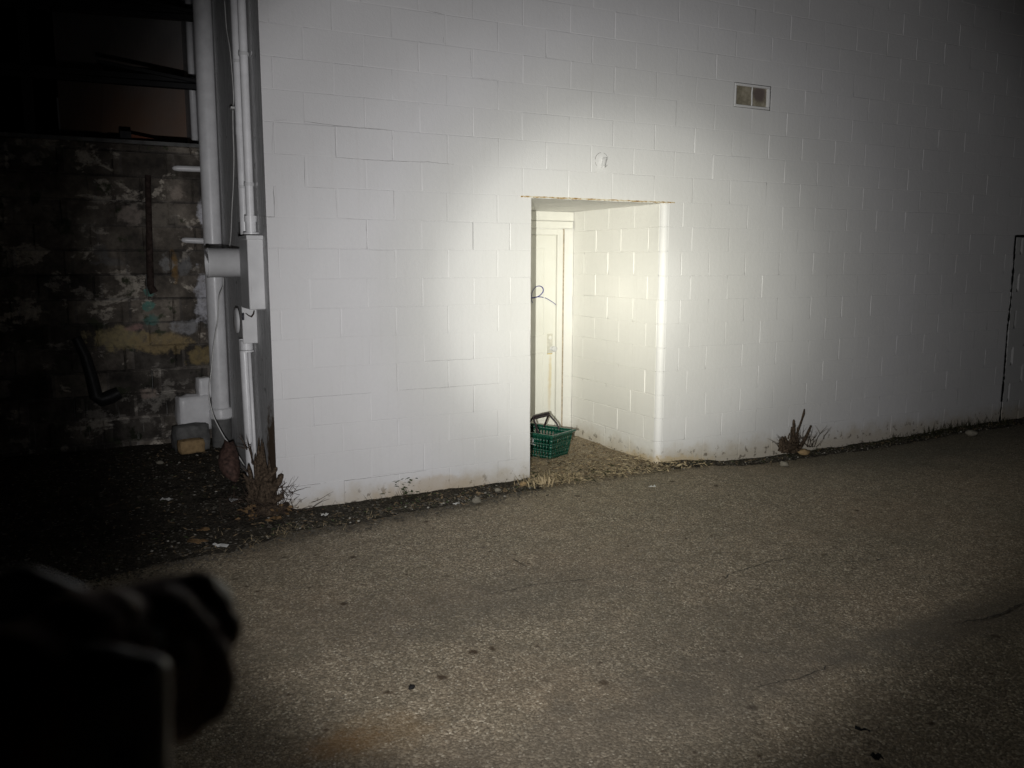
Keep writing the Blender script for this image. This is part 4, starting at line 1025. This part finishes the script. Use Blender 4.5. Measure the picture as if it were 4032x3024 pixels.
P = [px_pt(480, 2690, .37), px_pt(640, 2640, .388), px_pt(760, 2600, .398), px_pt(832, 2590, .402), px_pt(850, 2680, .404), px_pt(838, 2770, .402), px_pt(815, 2830, .400)]
mb.tube(P, [.0150, .0140, .0120, .0105, .0100, .0090, .0062], 12)
wr = px_pt(180, 2620, .345); el = cam_pt(-.34, -.40, .16)
mb.tube([px_pt(520, 2540, .385), px_pt(340, 2580, .365), wr, wr.lerp(el, .4), el], [.021, .024, .026, .031, .040], 16)
hand = mb.build('hand', M['skin'], pe, True)
rm = hand.modifiers.new('one_body', 'REMESH'); rm.mode = 'VOXEL'; rm.voxel_size = .0028; rm.use_smooth_shade = True
sm = hand.modifiers.new('soften', 'SMOOTH'); sm.factor = .5; sm.iterations = 3
def mat_sleeve():
    t = NT('grey_jacket', .30, .6); n = t.noise(900, 3); t.color(t.ramp(n, [(.3, (.46, .455, .45)), (.7, (.60, .585, .57))]))
    t.b.inputs['Sheen Weight'].default_value = .3; t.b.inputs['Sheen Roughness'].default_value = .35; t.bump(t.noise(60, 4), .5, .004); return t.m
M['sleeve'] = mat_sleeve()
def fold(outline, z0, th, r, seed, bow=.0):
    """a thick fold of cloth: outline as seen by the wearer's eye, its own distance z0, thickness th and a rolled edge of radius r"""
    P = smooth_path(outline+[outline[0]], 5)[:-1]; n = len(P); base = [px_pt(x, y, z0) for x, y in P]; ctr = sum(base, Vector())/n; ctr_d = (ctr-CAM).normalized()
    nrm = []
    for i in range(n):
        t = (base[(i+1) % n]-base[i-1]).normalized(); o = t.cross(ctr_d).normalized(); nrm.append(o if o.dot(base[i]-ctr) > 0 else -o)
    mb = MB(); prof = [(r*(1-math.sin(R(a))), r*(1-math.cos(R(a)))) for a in (0, 15, 30, 45, 60, 75, 90)][::1]
    rows_ = [(.0 if False else d, ins) for ins, d in prof]
    rows_ = [(0, r)]+[(r*(1-math.cos(R(a))), r*(1-math.sin(R(a)))) for a in (15, 30, 45, 60, 75, 90)]+[(th*.5, .001), (th-r, .002), (th, r)]
    for d, ins in rows_:
        for i in range(n):
            q = base[i]-nrm[i]*ins+ctr_d*d; mb.v.append(q+ctr_d*.004*noise.noise(q*22+Vector((seed, 0, 0)))+nrm[i]*.0022*noise.noise(q*34+Vector((0, seed, 0))))
    for k in range(len(rows_)-1):
        for i in range(n): a, b = k*n+i, k*n+(i+1) % n; mb.f.append((a, b, b+n, a+n))
    c0 = len(mb.v); mb.v += [sum(mb.v[:n], Vector())/n-ctr_d*bow, sum(mb.v[-n:], Vector())/n]
    for i in range(n): mb.f.append((i, (i+1) % n, c0)); mb.f.append((c0-n+i, c0-n+(i+1) % n, c0+1))
    return mb
upper = fold([(-700, 2310), (-300, 2275), (0, 2238), (112, 2216), (190, 2240), (300, 2296), (430, 2356), (585, 2425), (660, 2470), (690, 2600), (660, 2800), (560, 2960), (-700, 2960)], .372, .030, .011, 1)
so_ = upper.build('sleeve_fold', M['sleeve'], pe, True)
mb = fold([(-700, 2330), (-300, 2395), (0, 2452), (350, 2510), (600, 2556), (668, 2580), (697, 2640), (697, 2800), (684, 3000), (676, 3300), (640, 3500), (-700, 3500)], .335, .040, .013, 5)
sl = mb.build('sleeve', M['sleeve'], pe, True)

# ------------------------------------------------------------------ camera
cam = bpy.data.cameras.new('camera'); co = bpy.data.objects.new('camera', cam); COL.objects.link(co)
m = Matrix((rt, up, -fwd)).transposed().to_4x4(); m.translation = CAM; co.matrix_world = m
cam.sensor_width = 36; cam.sensor_fit = 'HORIZONTAL'; cam.lens = F/4032*36; cam.clip_start = .02; cam.clip_end = 300
cam.dof.use_dof = True; cam.dof.focus_distance = 6.6; cam.dof.aperture_fstop = 4.6
scene.camera = co

# ------------------------------------------------------------------ light: the flashlight beam and a faint night sky
sp_ = bpy.data.lights.new('flashlight_beam', 'SPOT'); so = bpy.data.objects.new('flashlight_beam', sp_); COL.objects.link(so)
bpy.context.view_layer.update(); so.parent = fl; so.matrix_parent_inverse = Matrix.Translation(-Vector(fl.location))
so.matrix_world = Matrix.Translation(W(ax(-.004))) @ wd_.to_track_quat('-Z', 'Y').to_matrix().to_4x4()
sp_.spot_size = R(96); sp_.spot_blend = .1; sp_.shadow_soft_size = .010; sp_.energy = 100
sp_.use_nodes = True; nt = sp_.node_tree; em = nt.nodes['Emission']
HOT = [(0, 47), (3, 35.5), (5.5, 25), (8, 18.8), (10, 15), (11.4, 11.8), (12.6, 7.8), (13.8, 4.6), (15, 3.0), (16.5, 1.8), (19, .7), (22, .1)]
SPILL = [(0, 10.5), (16, 10.5), (18.5, 10), (21, 9.2), (23, 8.1), (25, 7.3), (27.5, 6.9), (29.5, 5.8), (31, 3.8), (32.5, 1.7), (34, .6), (35.5, .2), (38, .05), (41, 0)]
TINT = [(0, (1, .985, .86)), (8, (1, .99, .89)), (13, (1, .995, .94)), (18, (.99, .98, .985)), (40, (.985, .97, 1))]
tcn = nt.nodes.new('ShaderNodeTexCoord'); Q = so.matrix_world.to_3x3().inverted()
def angle_from(local):
    d = nt.nodes.new('ShaderNodeVectorMath'); d.operation = 'DOT_PRODUCT'; nt.links.new(tcn.outputs['Normal'], d.inputs[0]); d.inputs[1].default_value = local
    ac = nt.nodes.new('ShaderNodeMath'); ac.operation = 'ARCCOSINE'; nt.links.new(d.outputs['Value'], ac.inputs[0])
    dv = nt.nodes.new('ShaderNodeMath'); dv.operation = 'DIVIDE'; nt.links.new(ac.outputs[0], dv.inputs[0]); dv.inputs[1].default_value = R(45); return dv.outputs[0]
def curve(fac, pts, top):
    cr = nt.nodes.new('ShaderNodeValToRGB'); nt.links.new(fac, cr.inputs[0]); e = cr.color_ramp.elements
    while len(e) < len(pts): e.new(.5)
    for q, (d, v) in zip(e, pts): q.position = d/45; q.color = ((v/top,)*3 if not isinstance(v, tuple) else v)+(1,)
    return cr.outputs[0]
def local_axis(world_target): return (Q @ (world_target-so.matrix_world.translation)).normalized()
SIGN = 1
a_hot = angle_from(local_axis(pY(2430, 1165, .1))*SIGN); a_sp = angle_from(local_axis(pY(2250, 1340, .1))*SIGN)
def scaled(v, k):
    n = nt.nodes.new('ShaderNodeMath'); n.operation = 'MULTIPLY'; nt.links.new(v, n.inputs[0]); n.inputs[1].default_value = k; return n.outputs[0]
sm_ = nt.nodes.new('ShaderNodeMath'); nt.links.new(scaled(curve(a_hot, HOT, 42.), 42/50), sm_.inputs[0]); nt.links.new(scaled(curve(a_sp, SPILL, 10.5), 10.5/50), sm_.inputs[1])
nt.links.new(sm_.outputs[0], em.inputs['Strength']); nt.links.new(curve(a_hot, TINT, 1), em.inputs['Color'])
sp_.energy = 3117

wld = bpy.data.worlds.new('World'); scene.world = wld; wld.use_nodes = True; wn = wld.node_tree
sky = wn.nodes.new('ShaderNodeTexSky'); sky.sky_type = 'NISHITA'; sky.sun_disc = False; sky.sun_elevation = R(-4); sky.sun_rotation = R(120)
hs = wn.nodes.new('ShaderNodeHueSaturation'); hs.inputs['Saturation'].default_value = .2; wn.links.new(sky.outputs[0], hs.inputs['Color']); wn.links.new(hs.outputs[0], wn.nodes['Background'].inputs[0]); wn.nodes['Background'].inputs[1].default_value = .00006

scene.view_settings.view_transform = 'Standard'; scene.view_settings.look = 'None'; scene.view_settings.exposure = 0; scene.view_settings.gamma = 1
scene.cycles.use_denoising = True
scene.cycles.max_bounces = 8; scene.cycles.sample_clamp_indirect = 4
